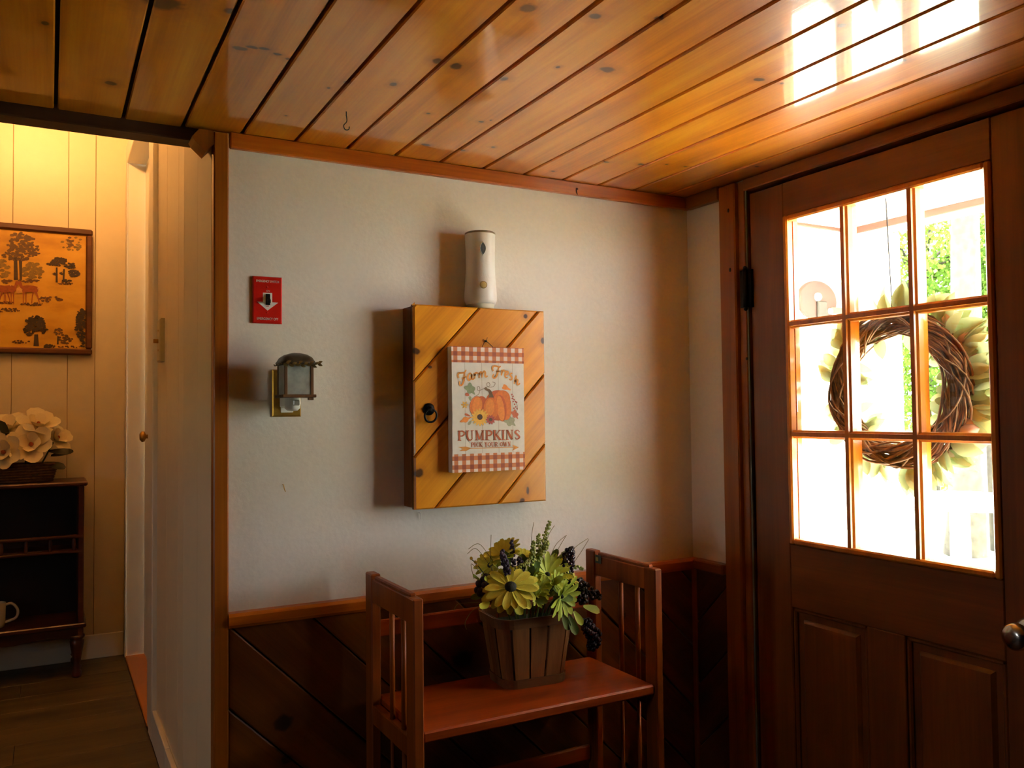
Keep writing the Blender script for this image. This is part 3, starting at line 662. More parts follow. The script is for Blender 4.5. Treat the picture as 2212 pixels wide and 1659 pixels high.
def ribbon(mb, pts, wd, d, k=5):
    """flat stroke in close-up coordinates; wd number or list"""
    pp = smooth_path([(x, y, 0) for x, y in pts], k); n = len(pp); vs = []; fs = []
    ws = wd if isinstance(wd, (list, tuple)) else [wd]*2
    for i, p in enumerate(pp):
        t = (pp[min(i+1, n-1)]-pp[max(i-1, 0)]); t.z = 0; t.normalize(); nn = Vector((-t.y, t.x, 0))
        f = i/(n-1)*(len(ws)-1); a = int(min(f, len(ws)-2)); h = (ws[a]*(1-(f-a))+ws[a+1]*(f-a))/2
        vs += [sg(p.x+nn.x*h, p.y+nn.y*h, d), sg(p.x-nn.x*h, p.y-nn.y*h, d)]
    for i in range(n-1): fs.append([2*i, 2*i+1, 2*i+3, 2*i+2])
    return mb.add(vs, fs)
gr_ = MB()
for x in (325, 512, 697, 858): flat([(x-2, 335), (x+2, 335), (x+2, 1355), (x-2, 1355)], 0.0002, gr_)
gr_.build('board_line', plain('grey_plank_line', S(176,160,148), 0.7), sign)
M_gold = plain('golden_print', S(214,140,52), 0.6); M_rust = plain('rust_print', S(176,84,44), 0.6)
script = MB()
for st_ in [  # F a r m
    [(258,505),(248,480),(258,452),(290,448),(322,440),(338,414)], [(322,440),(318,480),(312,530),(298,572),(276,588),(264,568),(272,540)], [(292,512),(315,500),(340,484)],
    [(402,470),(382,452),(362,474),(356,508),(370,528),(390,508),(402,466),(400,505),(410,522),(424,506)],
    [(424,450),(432,470),(430,512)], [(430,480),(440,452),(458,446),(464,458)],
    [(474,444),(482,462),(480,506)], [(482,466),(498,438),(512,448),(512,500)], [(514,462),(532,430),(548,440),(548,482),(560,492),(574,478)],
    # F r e s h
    [(640,425),(630,400),(642,372),(680,372),(708,382),(722,368)], [(700,382),(694,420),(684,462),(664,498),(640,502),(634,480),(648,462)], [(672,432),(694,430),(718,436)],
    [(734,412),(738,436),(730,476)], [(736,446),(752,420),(770,424),(772,438)],
    [(778,470),(800,462),(808,442),(794,430),(778,448),(772,480),(784,500),(802,494)],
    [(858,456),(842,452),(832,470),(846,490),(852,512),(838,526),(820,516)],
    [(902,476),(892,520),(876,570)], [(882,548),(902,522),(918,530),(912,560),(916,580),(934,574),(942,560)]]:
    ribbon(script, st_, [15, 21, 18, 14], 0.0009)
script.build('script_lettering', M_gold, sign)
# serif capitals on a unit cell: strokes (x0,y0,x1,y1,width) thick/thin, plus serif bars
def caps(word, x0, x1, ytop, ybot, skewtop, mb, thick, d):
    widths = {'I': .5, 'M': 1.25, 'W': 1.3, 'P': .9, 'S': .8, 'C': .95, 'K': 1.0, 'N': 1.05, 'U': 1.0, 'Y': .95, 'O': 1.05, 'R': 1.0, ' ': .55}
    tot = sum(widths[c] for c in word); cx = x0; H = ybot-ytop; T = thick; t = thick*.45
    for ch in word:
        wd = widths[ch]/tot*(x1-x0); a = cx+wd*.10; b = cx+wd*.90; cx += wd; m = (a+b)/2
        def Y(v, x): return ytop+skewtop*(x-x0)+v*H
        def R(pts, ws): ribbon(mb, [(x, Y(v, x)) for x, v in pts], ws, d, 6)
        def bar(x, v, half): R([(x-half, v), (x+half, v)], [t*.9, t*.9])
        s = T*.95; L = a+T*.6; Rr = b-T*.6
        if ch == 'P': R([(L, 0), (L, 1)], [T, T]); R([(L, .03), (b-T, .04), (b, .27), (b-T, .52), (L, .54)], [t, T*.8, T, T*.8, t]); bar(L, 1, s); bar(L-T*.2, 0, s*.6)
        elif ch == 'R': R([(L, 0), (L, 1)], [T, T]); R([(L, .03), (b-T*1.2, .04), (b-T*.4, .26), (b-T*1.2, .5), (L, .52)], [t, T*.8, T, T*.8, t]); R([(m-T*.2, .52), (b, 1)], [T*.8, T]); bar(L, 1, s)
        elif ch == 'U': R([(L, 0), (L, .65), (m-T*.3, .98), (Rr-T*.1, .9), (Rr, .6), (Rr, 0)], [T, T, T*.8, t, t, t]); bar(L, 0, s); bar(Rr, 0, s*.8)
        elif ch == 'M': R([(L, 0), (L, 1)], [t, t]); R([(L, 0), (m, .95)], [T, T]); R([(m, .95), (Rr, 0)], [t, t]); R([(Rr, 0), (Rr, 1)], [T, T]); bar(L, 1, s*.8); bar(Rr, 1, s); bar(L, 0, s*.7); bar(Rr, 0, s*.8)
        elif ch == 'K': R([(L, 0), (L, 1)], [T, T]); R([(b-T*.3, 0), (L+T*.3, .58)], [t, t]); R([(m-T*.6, .40), (b, 1)], [T, T]); bar(L, 0, s); bar(L, 1, s); bar(b-T*.4, 0, s*.7); bar(b-T*.2, 1, s*.7)
        elif ch == 'I': R([(m, 0), (m, 1)], [T, T]); bar(m, 0, s); bar(m, 1, s)
        elif ch == 'N': R([(L, 0), (L, 1)], [t, t]); R([(L, 0), (Rr, 1)], [T, T]); R([(Rr, 0), (Rr, 1)], [t, t]); bar(L, 1, s*.8); bar(L, 0, s*.7); bar(Rr, 0, s*.8)
        elif ch == 'S': R([(b-T*.2, .22), (m+T*.2, .02), (a+T*.3, .22), (m, .48), (b-T*.3, .76), (m-T*.2, .98), (a+T*.1, .78)], [t, t, T, T, T, t, t])
        elif ch == 'C': R([(b-T*.2, .22), (m+T*.2, .02), (a+T*.4, .5), (m+T*.2, .98), (b-T*.1, .78)], [T*.7, t, T, t, t])
        elif ch == 'O': R([(m, .02), (a+T*.4, .3), (a+T*.4, .7), (m, .98), (b-T*.4, .7), (b-T*.4, .3), (m, .02)], [t, T, T, t, T, T, t])
        elif ch == 'Y': R([(L-T*.2, 0), (m, .5)], [T, T]); R([(Rr+T*.2, 0), (m, .5)], [t, t]); R([(m, .48), (m, 1)], [T, T]); bar(m, 1, s); bar(L, 0, s*.7); bar(Rr, 0, s*.6)
        elif ch == 'W': R([(a, 0), (a+wd*.25, 1)], [T, T]); R([(a+wd*.25, 1), (m, .05)], [t, t]); R([(m, .05), (b-wd*.22, 1)], [T, T]); R([(b-wd*.22, 1), (b, 0)], [t, t]); bar(a, 0, s*.7); bar(b, 0, s*.6)
cap = MB(); caps('PUMPKINS', 238, 945, 1098, 1203, -0.012, cap, 21, 0.0009); cap.build('serif_lettering', M_rust, sign)
cap = MB(); caps('PICK YOUR OWN', 384, 832, 1228, 1276, -0.012, cap, 9, 0.0009); cap.build('small_lettering', M_rust, sign)
ar = MB(); ribbon(ar, [(340, 1294), (870, 1284)], [7, 7], 0.0008)
flat([(245, 1276), (330, 1272), (385, 1290), (330, 1322), (255, 1322), (295, 1298)], 0.0008, ar); flat([(845, 1255), (925, 1284), (845, 1322), (866, 1286)], 0.0008, ar)
ar.build('arrow', M_gold, sign)
def ell(cx, cy, rx, ry, rot=0, n=28):
    c, s = math.cos(rot), math.sin(rot)
    return [(cx+rx*math.cos(t)*c-ry*math.sin(t)*s, cy+rx*math.cos(t)*s+ry*math.sin(t)*c) for t in [2*math.pi*i/n for i in range(n)]]
def shape_leaf(cx, cy, ln, wd, rot, teeth=0):
    pts = []
    for i in range(24):
        t = 2*math.pi*i/24; r_ = 1+(.22*math.cos(teeth*t) if teeth else 0)
        x = ln*math.cos(t)*r_; y = wd*math.sin(t)*r_*(1-.35*math.cos(t)); c, s = math.cos(rot), math.sin(rot)
        pts.append((cx+x*c-y*s, cy+x*s+y*c))
    return pts
PM = {k: plain('print_'+k, S(*v), 0.6, noise=0.12, scale=160) for k, v in dict(orange=(216,110,34), deep_orange=(190,84,24), light_orange=(230,136,52), stem=(110,84,54), sage=(138,148,112), grey_sage=(160,158,130), yellow=(232,176,70), brown=(84,52,30), rust=(190,96,60), red=(176,74,62), pink=(200,140,120)).items()}
pk = empty('pumpkin_print', sg(600, 830), parent=sign)
def pr(name, mat, polys, d):
    for i, q in enumerate(polys): flat(q, d+.000035*i if len(polys) < 8 else d+.000008*i).build(name, PM[mat], pk)
pr('leaf_print', 'sage', [shape_leaf(385, 630, 66, 48, .9, 5), shape_leaf(380, 735, 26, 14, 1.4)], .0002)
pr('leaf_print', 'grey_sage', [shape_leaf(825, 990, 70, 52, .7, 5), shape_leaf(375, 1005, 32, 14, -.9)], .0002)
pr('leaf_print', 'light_orange', [shape_leaf(785, 615, 50, 24, .45, 3), shape_leaf(330, 970, 56, 26, -.4, 4)], .0002)
pr('leaf_print', 'rust', [shape_leaf(885, 915, 52, 34, 1.0, 5), shape_leaf(350, 690, 24, 18, .3), shape_leaf(350, 920, 34, 12, .4)], .00025)
vn = MB(); ribbon(vn, [(425,712),(470,690),(490,640),(480,600),(460,610),(470,645),(520,630),(560,610),(600,590),(590,555),(565,570),(580,605),(640,600),(660,560),(630,548)], [5, 5], .0003); ribbon(vn, [(845,700),(880,760),(905,800),(915,850),(890,900)], [4, 4], .0003); vn.build('vine_print', PM['stem'], pk)
pr('berry_print', 'red', [ell(850+rx, y, 9, 9) for rx, y in [(0,690),(14,710),(4,735),(24,748),(40,770),(14,770),(54,778),(30,800),(44,830),(22,845),(58,850)]], .0003)
pr('lobe_print', 'deep_orange', [ell(690, 812, 150, 172, 0)], .0003)
pr('lobe_print', 'orange', [ell(738, 742, 92, 100, .3), ell(770, 830, 70, 148, -.12), ell(450, 820, 76, 112, .15)], .0004)
pr('lobe_print', 'deep_orange', [ell(500, 820, 74, 112, .1), ell(725, 845, 60, 150, -.1)], .0005)
pr('lobe_print', 'light_orange', [ell(718, 845, 42, 142, -.14), ell(458, 815, 54, 96, .15)], .00058)
pr('lobe_print', 'orange', [ell(610, 852, 82, 128, 0)], .00066)
pr('lobe_print', 'light_orange', [ell(598, 838, 48, 96, .08)], .00072)
sm = MB(); ribbon(sm, [(612, 722), (610, 690), (596, 650), (560, 630), (545, 612)], [62, 40, 30, 26, 30], .0008); sm.build('stem_print', PM['stem'], pk)
pr('petal_print', 'yellow', [shape_leaf(485+62*math.cos(a), 945+62*math.sin(a), 38, 15, a) for a in [2*math.pi*i/16 for i in range(16)]], .0009)
pr('flower_heart_print', 'brown', [ell(484, 942, 30, 32), ell(604, 972, 20, 20)], .0011)
pr('petal_print', 'red', [shape_leaf(604+34*math.cos(a), 972+34*math.sin(a), 22, 12, a) for a in [2*math.pi*i/10 for i in range(10)]], .00095)
pr('petal_print', 'yellow', [shape_leaf(320+24*math.cos(a), 805+26*math.sin(a), 18, 9, a) for a in [2*math.pi*i/6 for i in range(6)]], .0004)
hw = onY(1050, 737, 1.992)
MB().tube([(hw.x-.020, SYB-.012, SZ1-.004), (hw.x-.004, 1.993, hw.z-.002), (hw.x, 1.993, hw.z), (hw.x+.006, 1.993, hw.z-.003), (hw.x+.022, SYB-.012, SZ1-.004)], 0.0008, 6).tube([(hw.x-.010, 1.990, hw.z+.004), (hw.x, 1.992, hw.z), (hw.x+.003, 1.990, hw.z+.010)], 0.0008, 6).build('hanging_wire', M_black, sign)
MB().lathe([(0.0028, 0.003), (0.0028, -.002), (0.001, -.003)], (hw.x, 1.9925, hw.z), 10, 'y').build('nail', M_black, sign)
# ---- air freshener on top of the cabinet
FX, FY, FZ = 1.019, 2.026, CZ1
M_fresh = plain('ivory_plastic', (0.76, 0.73, 0.66, 1), 0.35)
fr = empty('air_freshener', (FX, FY, FZ), 'white waisted air freshener dispenser standing on the wall cabinet', 'air freshener')
MB().lathe([(0.034, 0), (0.036, 0.004), (0.038, 0.016), (0.040, 0.018)], (FX, FY, FZ), 32).build('base', plain('beige_plastic', (0.55, 0.50, 0.38, 1), 0.4), fr)
shell = [(0.0395, 0.012), (0.0435, 0.022), (0.0440, 0.034), (0.0428, 0.055), (0.0405, 0.085), (0.0392, 0.115), (0.0392, 0.15), (0.0405, 0.185), (0.0412, 0.203), (0.0408, 0.2055), (0.038, 0.206), (0.001, 0.206)]
MB().lathe(shell, (FX, FY, FZ), 40).build('shell', M_fresh, fr)
MB().lathe([(0.0414, 0.2015), (0.0416, 0.2055), (0.0385, 0.2075), (0.0380, 0.206)], (FX, FY, FZ), 40).build('top_rim', plain('tan_rim', S(120,96,62), 0.4), fr)
def onshell(ang, h, rr, off): return Vector((FX+(rr+off)*math.sin(ang), FY-(rr+off)*math.cos(ang), FZ+h))
A0 = -0.28
nz = MB()
eye = [(math.sin(math.pi*t)*0.0075*s, 0.158+0.0175*(1-2*t)) for s, ts in ((1, [i/8 for i in range(9)]), (-1, [1-i/8 for i in range(1, 8)])) for t in ts]
nz.add([onshell(A0+x/0.04, h, 0.0395, 0.0008) for x, h in eye], [list(range(len(eye)))]); nz.build('spray_window', plain('grey_window', S(96,100,98), 0.25), fr)
ew = MB(); ring = [onshell(A0+x*1.08/0.04, 0.158+(h-0.158)*1.05, 0.0395, 0.0012) for x, h in eye]; ew.tube(ring+[ring[0]], 0.0009, 6, cap=False); ew.build('window_rim', M_fresh, fr)
bt_ = onshell(A0, 0.060, 0.0425, 0.0)
nrm = Vector((math.sin(A0), -math.cos(A0), 0.08)).normalized()
bmx = MB().lathe([(0.0085, -0.002), (0.0085, .0012), (0.0070, .002), (0.001, .002)], (0, 0, 0), 20)
mm = nrm.to_track_quat('Z', 'Y').to_matrix().to_4x4(); mm.translation = bt_
bmx.v = [mm @ v for v in bmx.v]; bmx.build('button', plain('yellowed_button', S(206,184,120), 0.35), fr)
bmx = MB(); rg4 = [mm @ Vector((0.0092*math.cos(t), 0.0092*math.sin(t), .001)) for t in [2*math.pi*i/24 for i in range(25)]]; bmx.tube(rg4, 0.0009, 6, cap=False); bmx.build('button_rim', plain('tan_button_rim', S(150,124,70), 0.4), fr)
dots = MB()
for k in range(5):
    rr = .013+.0042*k
    for i in range(18+5*k):
        t = 2*math.pi*i/(18+5*k); dx, dz = rr*math.cos(t), rr*math.sin(t)
        if .018 < .060+dz < .12: 
            r_ = 0.0432-.0045*max(0, min(1, (.060+dz-.03)/.08)); c = onshell(A0+dx/0.042, .060+dz, r_, .0003); dots.ball(c, 0.0008, 5, 3)
dt = dots.build('raised_dots', M_fresh, fr); dt['kind'] = 'stuff'
# ---- red emergency switch
M_red = plain('glossy_red_plate', S(196,22,8), 0.35, spec=0.4)
es = empty('emergency_switch', (0.460, YA, 1.62), 'red emergency switch plate with white down arrow and black toggle', 'switch')
inset_prism(MB(), [Vector((x, YA, z)) for x, z in [(0.4255, 1.621), (0.4955, 1.621), (0.4955, 1.735), (0.4255, 1.735)]], (0, -0.006, 0), 0.0025).build('plate', M_red, es)
YP = YA-0.006
def pxp(x, y, d): return onY(x, y, YP-d)
mb = MB(); pts = [pxp(*q, .0004) for q in [(568,632),(588,633),(588,653),(601,654),(578,671),(555,651),(568,652)]]; mb.add(pts, [list(range(7))]); mb.build('arrow', plain('white_print', (0.75, 0.74, 0.70, 1), 0.5), es)
M_pr = MATS['white_print']
tc_ = pxp(578.5, 647, 0)
MB().box(tc_.x-.0055, tc_.x+.0055, YP-.003, YP, tc_.z-.0135, tc_.z+.0135, .001).build('toggle_collar', M_black, es)
tg = MB(); tg.add([(tc_.x+dx, YP+dy, tc_.z+dz) for dx in (-.0038, .0038) for dy, dz in [(-.002, .008), (-.002, -.005), (-.014, -.010), (-.015, -.003)]], [[0,1,2,3],[7,6,5,4]]+[[i,i+4,(i+1)%4+4,(i+1)%4] for i in range(4)]); tg.build('toggle', M_black, es)
q = pxp(578, 608, .0003); text('EMERGENCY SWITCH', 0.0078, q, 'lettering', M_pr, es, sx=.72)
q = pxp(578, 689, .0003); text('EMERGENCY OFF', 0.0085, q, 'lettering', M_pr, es, sx=.78)
q = pxp(579, 628.5, .0003); text('ON', 0.0055, q, 'lettering', M_pr, es)
q = pxp(578, 661.5, .0008); text('OFF', 0.0042, q, 'lettering', M_red, es)
for yy in (620, 675):
    q = pxp(577, yy, 0); MB().lathe([(0.0028, 0.001), (0.0026, -.0012), (0.001, -.0014)], q, 12, 'y').build('screw', M_red, es)
# ---- night light plugged into a brass outlet plate
op = empty('outlet_plate', (0.507, YA, 1.394), 'brass outlet plate behind the lantern night light', 'outlet')
inset_prism(MB(), [Vector((x, YA, z)) for x, z in [(0.472, 1.395), (0.542, 1.395), (0.542, 1.51), (0.472, 1.51)]], (0, -0.005, 0), 0.003).build('plate', M_brass, op)
MB().box(.492, .522, 2.0635, 2.066, 1.405, 1.437, .001).box(.492, .522, 2.0635, 2.066, 1.462, 1.494, .001).build('socket', M_white, op)
NY0, NY1 = 1.958, 2.032
nl0 = onY(615, 853, NY0); nx0 = nl0.x; nx1 = onY(678, 853, NY0).x; nz0 = nl0.z; nz1 = onY(650, 788, NY0).z
nl = empty('night_light', ((nx0+nx1)/2, 2.064, nz0), 'wooden lantern night light with frosted panes plugged in under the red switch', 'night light')
M_lw = wood('lantern_wood', S(132,92,44), S(104,68,30), S(74,46,20), 'z', rough=0.5)
M_frost = plain('frosted_lantern_pane', (0.34, 0.36, 0.33, 1), 0.35, noise=0.25, scale=45)
fw = .007
for x in (nx0, nx1-fw):
    for y in (NY0, NY1-fw): MB().box(x, x+fw, y, y+fw, nz0, nz1, .001).build('corner_post', M_lw, nl)
MB().box(nx0-.005, nx1+.005, NY0-.005, NY1+.002, nz0-.006, nz0+.001, .001).build('base_board', M_lw, nl)
MB().box(nx1-.012, nx1+.000, NY0, NY0+.012, nz0-.012, nz0-.006, .001).build('foot', M_lw, nl)
MB().box(nx0+fw, nx1-fw, NY0+.002, NY0+.004, nz0, nz1).build('pane', M_frost, nl)
MB().box(nx0+.002, nx0+.004, NY0+fw, NY1-fw, nz0, nz1).build('pane', M_frost, nl)
MB().box(nx1-.004, nx1-.002, NY0+fw, NY1-fw, nz0, nz1).build('pane', M_frost, nl)
M_tin = plain('dark_tin_roof', S(86,82,70), 0.4, metal=0.7, noise=0.3, scale=60)
xc, yc = (nx0+nx1)/2, (NY0+NY1)/2; hx, hy = (nx1-nx0)/2, (NY1-NY0)/2
rf = MB(); rows = [(1.20, 0.0), (1.24, 0.006), (1.16, 0.010), (1.02, 0.018), (0.72, 0.025), (0.30, 0.029), (0.01, 0.030)]; n = 4*6
vs = []
for s_, h in rows:
    for k in range(n):
        t = 2*math.pi*k/n; cx_, sy_ = math.cos(t), math.sin(t); p_ = (abs(cx_)**5+abs(sy_)**5)**(-.2)
        vs.append((xc+hx*s_*cx_*p_, yc-.004+hy*s_*.98*sy_*p_, nz1+h))
rf.add(vs, [[i*n+k, i*n+(k+1) % n, (i+1)*n+(k+1) % n, (i+1)*n+k] for i in range(len(rows)-1) for k in range(n)]+[list(range(n))[::-1]], True)
rf.build('roof', M_tin, nl)
tw_ = MB(); lfm = mesh_only(lf, 'trim_leaf', plain('antique_gold_leaf', S(150,132,84), 0.4, metal=0.5))
g_ = [(nx0-.006+(nx1-nx0+.012)*i/12, NY0-.010, nz1+.001+.002*math.sin(i*1.7)) for i in range(13)]
g2 = [(nx0-.009, NY0-.008+(NY1-NY0)*i/8, nz1+.001+.002*math.sin(i*1.7)) for i in range(9)]
tw_.tube(g_, .0016, 6).tube(g2, .0016, 6); tw_.build('roof_garland', plain('antique_gold_vine', S(120,100,60), 0.45, metal=0.5), nl)
for i in range(14):
    p_ = Vector(g_[min(12, i)]) if i < 13 else Vector(g_[12]); sgn = 1 if i % 2 else -1
    part('garland_leaf', lfm, nl, None, matrix=frame(p_, (1, -.15, .45*sgn), (0, -1, .3*sgn), .013))
plg = MB(); pc = onY(631, 868, 2.005)
prof = [(0.001, -.022), (0.012, -.021), (0.018, -.015), (0.0195, -.004), (0.019, .010), (0.016, .018)]
plg.lathe(prof, (pc.x, 2.004, pc.z), 24, 'z', sy=1.1); plg.box(pc.x-.016, pc.x+.016, 2.004, 2.064, pc.z-.014, pc.z+.013, .004); plg.build('plug_body', M_white, nl)
sb = onY(640, 870, 1.983)
MB().box(sb.x-.0075, sb.x+.0075, 1.979, 1.990, sb.z-.0065, sb.z+.0065, .002).build('light_sensor', plain('grey_sensor', S(150,150,140), 0.2), nl)
# ---- small hooks and nails
hk = onY(612, 1047, 2.065)
wh = MB().tube([(hk.x, YA+.002, hk.z), (hk.x, 2.064, hk.z)], .0014, 6).tube(smooth_path([(hk.x, 2.065, hk.z), (hk.x-.001, 2.056, hk.z-.002), (hk.x, 2.054, hk.z-.010), (hk.x+.002, 2.052, hk.z-.016)]), .0011, 6)
o = wh.build('wall_hook', M_brass); tag(o, 'tiny brass hook in the wall below the night light', 'hook')
c0 = onZ(748, 241, ZC)
hkp = [(c0.x, c0.y, ZC+.004), (c0.x, c0.y, ZC-.012)] + [(c0.x+.008*math.sin(t)*0.9, c0.y, ZC-.026+.0095*math.cos(t)*1.2) for t in [-.2-.35*i for i in range(-0, 13)]]
o = MB().tube([(c0.x, c0.y, ZC+.004), (c0.x, c0.y, ZC-.010)], .0011, 6).tube(smooth_path([(c0.x, c0.y, ZC-.008), (c0.x+.001, c0.y, ZC-.022), (c0.x-.006, c0.y, ZC-.032), (c0.x-.003, c0.y, ZC-.041), (c0.x+.005, c0.y, ZC-.040), (c0.x+.007, c0.y, ZC-.033)]), .0011, 6).build('ceiling_hook', M_black)
tag(o, 'small dark cup hook screwed into the ceiling boards', 'hook')
nq = onY(1245, 414, 2.05)
o = MB().tube([(nq.x+.002, 2.055, nq.z+.008), (nq.x-.002, 2.042, nq.z-.010)], .0018, 6).lathe([(.0035, .001), (.0035, -.001)], (nq.x+.002, 2.049, nq.z+.008), 10, 'y').build('bent_nail', plain('rusty_nail', S(96,48,18), 0.6, metal=.4)); tag(o, 'bent rusty nail in the pine strip under the ceiling', 'nail')
nq = onY(908, 1113, 2.066)
o = MB().tube(smooth_path([(nq.x-.003, YA+.001, nq.z+.008), (nq.x, 2.064, nq.z+.004), (nq.x+.001, 2.066, nq.z-.010)]), .0014, 6).build('paint_covered_nail', M_white); tag(o, 'white painted nail in the wall just under the cabinet', 'nail')
bq = onX(1571, 795, XB-.02)
o = MB().lathe([(.011, 0.004), (.011, -.004), (.007, -.009), (.001, -.010)], (XB-.008, 1.903, bq.z), 16, 'x').build('door_bumper', M_white); tag(o, 'small round white bumper on the edge of the door casing', 'bumper')
# ================================================================== folding bookcase
M_bk = wood('cherry_stained_bookcase', S(158,82,16), S(130,62,8), S(94,42,4), 'z', rough=0.45, spec=0.25, coat=0.0, per_obj=0.08)
M_bkx = wood('cherry_stained_shelf', S(176,80,14), S(150,60,7), S(112,42,4), 'x', rough=0.38, spec=0.3, coat=0.04, per_obj=0.04)
BX = [(0.682, 0.706), (1.330, 1.353)]; BY0, BY1 = 1.690, 2.002; BZ = 1.008
bk = empty('folding_bookcase', (1.017, 1.85, 0), 'reddish wooden folding bookcase with slatted ends standing against the wainscot', 'bookcase')
for (x0, x1) in BX:
    e = MB().box(x0, x1, BY0, BY0+.045, 0, BZ-.006, .003).build('end_frame', M_bk, bk)
    MB().box(x0, x1, BY1-.045, BY1, 0, BZ+.004, .003).build('back_stile', M_bk, e)
    for z0, z1 in ((0.945, BZ-.008), (0.655, 0.700), (0.10, 0.16)):
        MB().box(x0+.002, x1-.002, BY0+.045, BY1-.045, z0, z1, .002).build('cross_rail', M_bk, e)
    MB().box(x0+.004, x1-.004, BY0+.030, BY1-.055, BZ-.010, BZ+.001, .003).build('top_cap', M_bk, e)
    for y in (1.778, 1.850):
        MB().tube([((x0+x1)/2, y, 0.698), ((x0+x1)/2, y, 0.948)], .0065, 8).build('dowel', M_bk, e)
        MB().tube([((x0+x1)/2, y, 0.155), ((x0+x1)/2, y, 0.66)], .0052, 8).build('dowel', M_bk, e)
MB().box(.7065, 1.3295, 1.697, 1.985, .690, .715, .004).build('shelf', M_bkx, bk)
MB().box(.7065, 1.3295, 1.70, 1.985, .300, .322, .004).build('shelf', M_bkx, bk)
MB().box(.7065, 1.3295, 1.984, 1.998, .852, .892, .003).build('back_rail', M_bkx, bk)
MB().box(.7065, 1.3295, 1.984, 1.998, .43, .47, .003).build('back_rail', M_bkx, bk)
sk = onX(1291, 1207, 1.3295)
stk = MB().box(1.3288, 1.3302, sk.y-.016, sk.y+.012, sk.z-.012, sk.z+.010).build('sticker', plain('dark_green_sticker', S(44,60,22), 0.4), bk)
MB().box(1.3284, 1.3290, sk.y-.004, sk.y+.008, sk.z-.006, sk.z+.004).build('sticker_mark', plain('yellow_sticker_print', S(170,140,40), 0.4), stk)
# ================================================================== basket of artificial flowers
BCX, BCY, BZ0, BH = 1.080, 1.902, 0.7152, 0.175
M_slat = wood('bushel_slat', S(150,98,38), S(122,74,24), S(88,50,13), 'z', rough=0.65, per_obj=0.25, bump=0.1)
M_hoop = wood('bushel_hoop', S(140,92,36), S(114,70,24), S(84,48,14), 'x', rough=0.65, per_obj=0.1)
fb = empty('flower_basket', (BCX, BCY, BZ0), 'slatted wooden basket of yellow-green daisies and dark berries on the bookcase shelf', 'flower basket')
def rr_pt(t, hx, hy, r):
    """point at perimeter fraction t of a rounded rectangle"""
    segs = [('l', (hx, -hy+r), (hx, hy-r)), ('a', (hx-r, hy-r), 0), ('l', (hx-r, hy), (-hx+r, hy)), ('a', (-hx+r, hy-r), 1), ('l', (-hx, hy-r), (-hx, -hy+r)), ('a', (-hx+r, -hy+r), 2), ('l', (-hx+r, -hy), (hx-r, -hy)), ('a', (hx-r, -hy+r), 3)]
    lens = [math.dist(s[1], s[2]) if s[0] == 'l' else math.pi*r/2 for s in segs]; d = (t % 1)*sum(lens)
    for s, L in zip(segs, lens):
        if d <= L:
            f = d/L
            if s[0] == 'l':
                p = (s[1][0]+(s[2][0]-s[1][0])*f, s[1][1]+(s[2][1]-s[1][1])*f); 
            else:
                a = math.pi/2*(s[2]+f); p = (s[1][0]+r*math.cos(a), s[1][1]+r*math.sin(a))
            return Vector((p[0], p[1], 0))
        d -= L
    return Vector((hx, -hy+r, 0))
BROT = math.radians(-4)
def bpt(t, h, off=0.0):
    f = h/BH; hx = 0.082+0.026*f+off; hy = 0.062+0.020*f+off; r = 0.030+.010*f+off
    p = rr_pt(t, hx, hy, r); c, s = math.cos(BROT), math.sin(BROT)
    return Vector((BCX+p.x*c-p.y*s, BCY+p.x*s+p.y*c, BZ0+h))
def strip(t0, t1, h0, h1, o0, o1, nt_, nh, mb):
    vs = []; fs = []
    for off in (o0, o1):
        for j in range(nh+1):
            for i in range(nt_+1): vs.append(bpt(t0+(t1-t0)*i/nt_, h0+(h1-h0)*j/nh, off))
    W_ = nt_+1; L = W_*(nh+1)
    for k in range(2):
        for j in range(nh):
            for i in range(nt_): fs.append([k*L+j*W_+i, k*L+j*W_+i+1, k*L+(j+1)*W_+i+1, k*L+(j+1)*W_+i])
    for j in range(nh):
        for i in (0, nt_): fs.append([j*W_+i, (j+1)*W_+i, L+(j+1)*W_+i, L+j*W_+i])
    for i in range(nt_):
        for j in (0, nh): fs.append([j*W_+i, j*W_+i+1, L+j*W_+i+1, L+j*W_+i])
    return mb.add(vs, fs)
nS = 13
for k in range(nS):
    strip((k+.06)/nS, (k+.94)/nS, 0.002, BH-.002, -.003+.0012*(k % 2), 0.0+.0012*(k % 2), 5, 3, MB()).build('slat', M_slat, fb)
strip(0, 1, 0.0, 0.022, 0.0012, 0.0045, 64, 1, MB()).build('base_hoop', M_hoop, fb)
strip(0, 1, BH-.024, BH+.001, 0.0012, 0.005, 64, 1, MB()).build('rim_hoop', M_hoop, fb)
strip(0, 1, BH-.020, BH-.001, -.0065, -.0032, 64, 1, MB()).build('inner_hoop', M_hoop, fb)
fo = MB(); pts = [bpt(i/48, BH-.03, -.006) for i in range(48)]; fo.add(pts, [list(range(48))]); pts2 = [bpt(i/48, 0.004, -.0035) for i in range(48)]; MB().add(pts2, [list(range(48))]).build('basket_bottom', M_slat, fb)
fo.build('foam', plain('dark_floral_foam', S(28,34,16), 0.9), fb)
M_pet = plain('yellow_green_petal', S(196,194,64), 0.55, noise=0.2, scale=50); M_pet2 = plain('green_lily_petal', S(168,184,60), 0.55, noise=0.2, scale=50)
M_heart = plain('dark_flower_heart', S(30,34,12), 0.8, bump=0.5, scale=300); M_fstem = plain('green_stem', S(70,88,30), 0.6)
M_berry = plain('dark_purple_berry', S(34,18,26), 0.25, spec=0.6); M_plum = plain('plum_spike', S(54,36,50), 0.7, noise=.3, scale=200); M_grn = plain('dull_green_leaf', S(84,104,34), 0.6, noise=.3, scale=40)
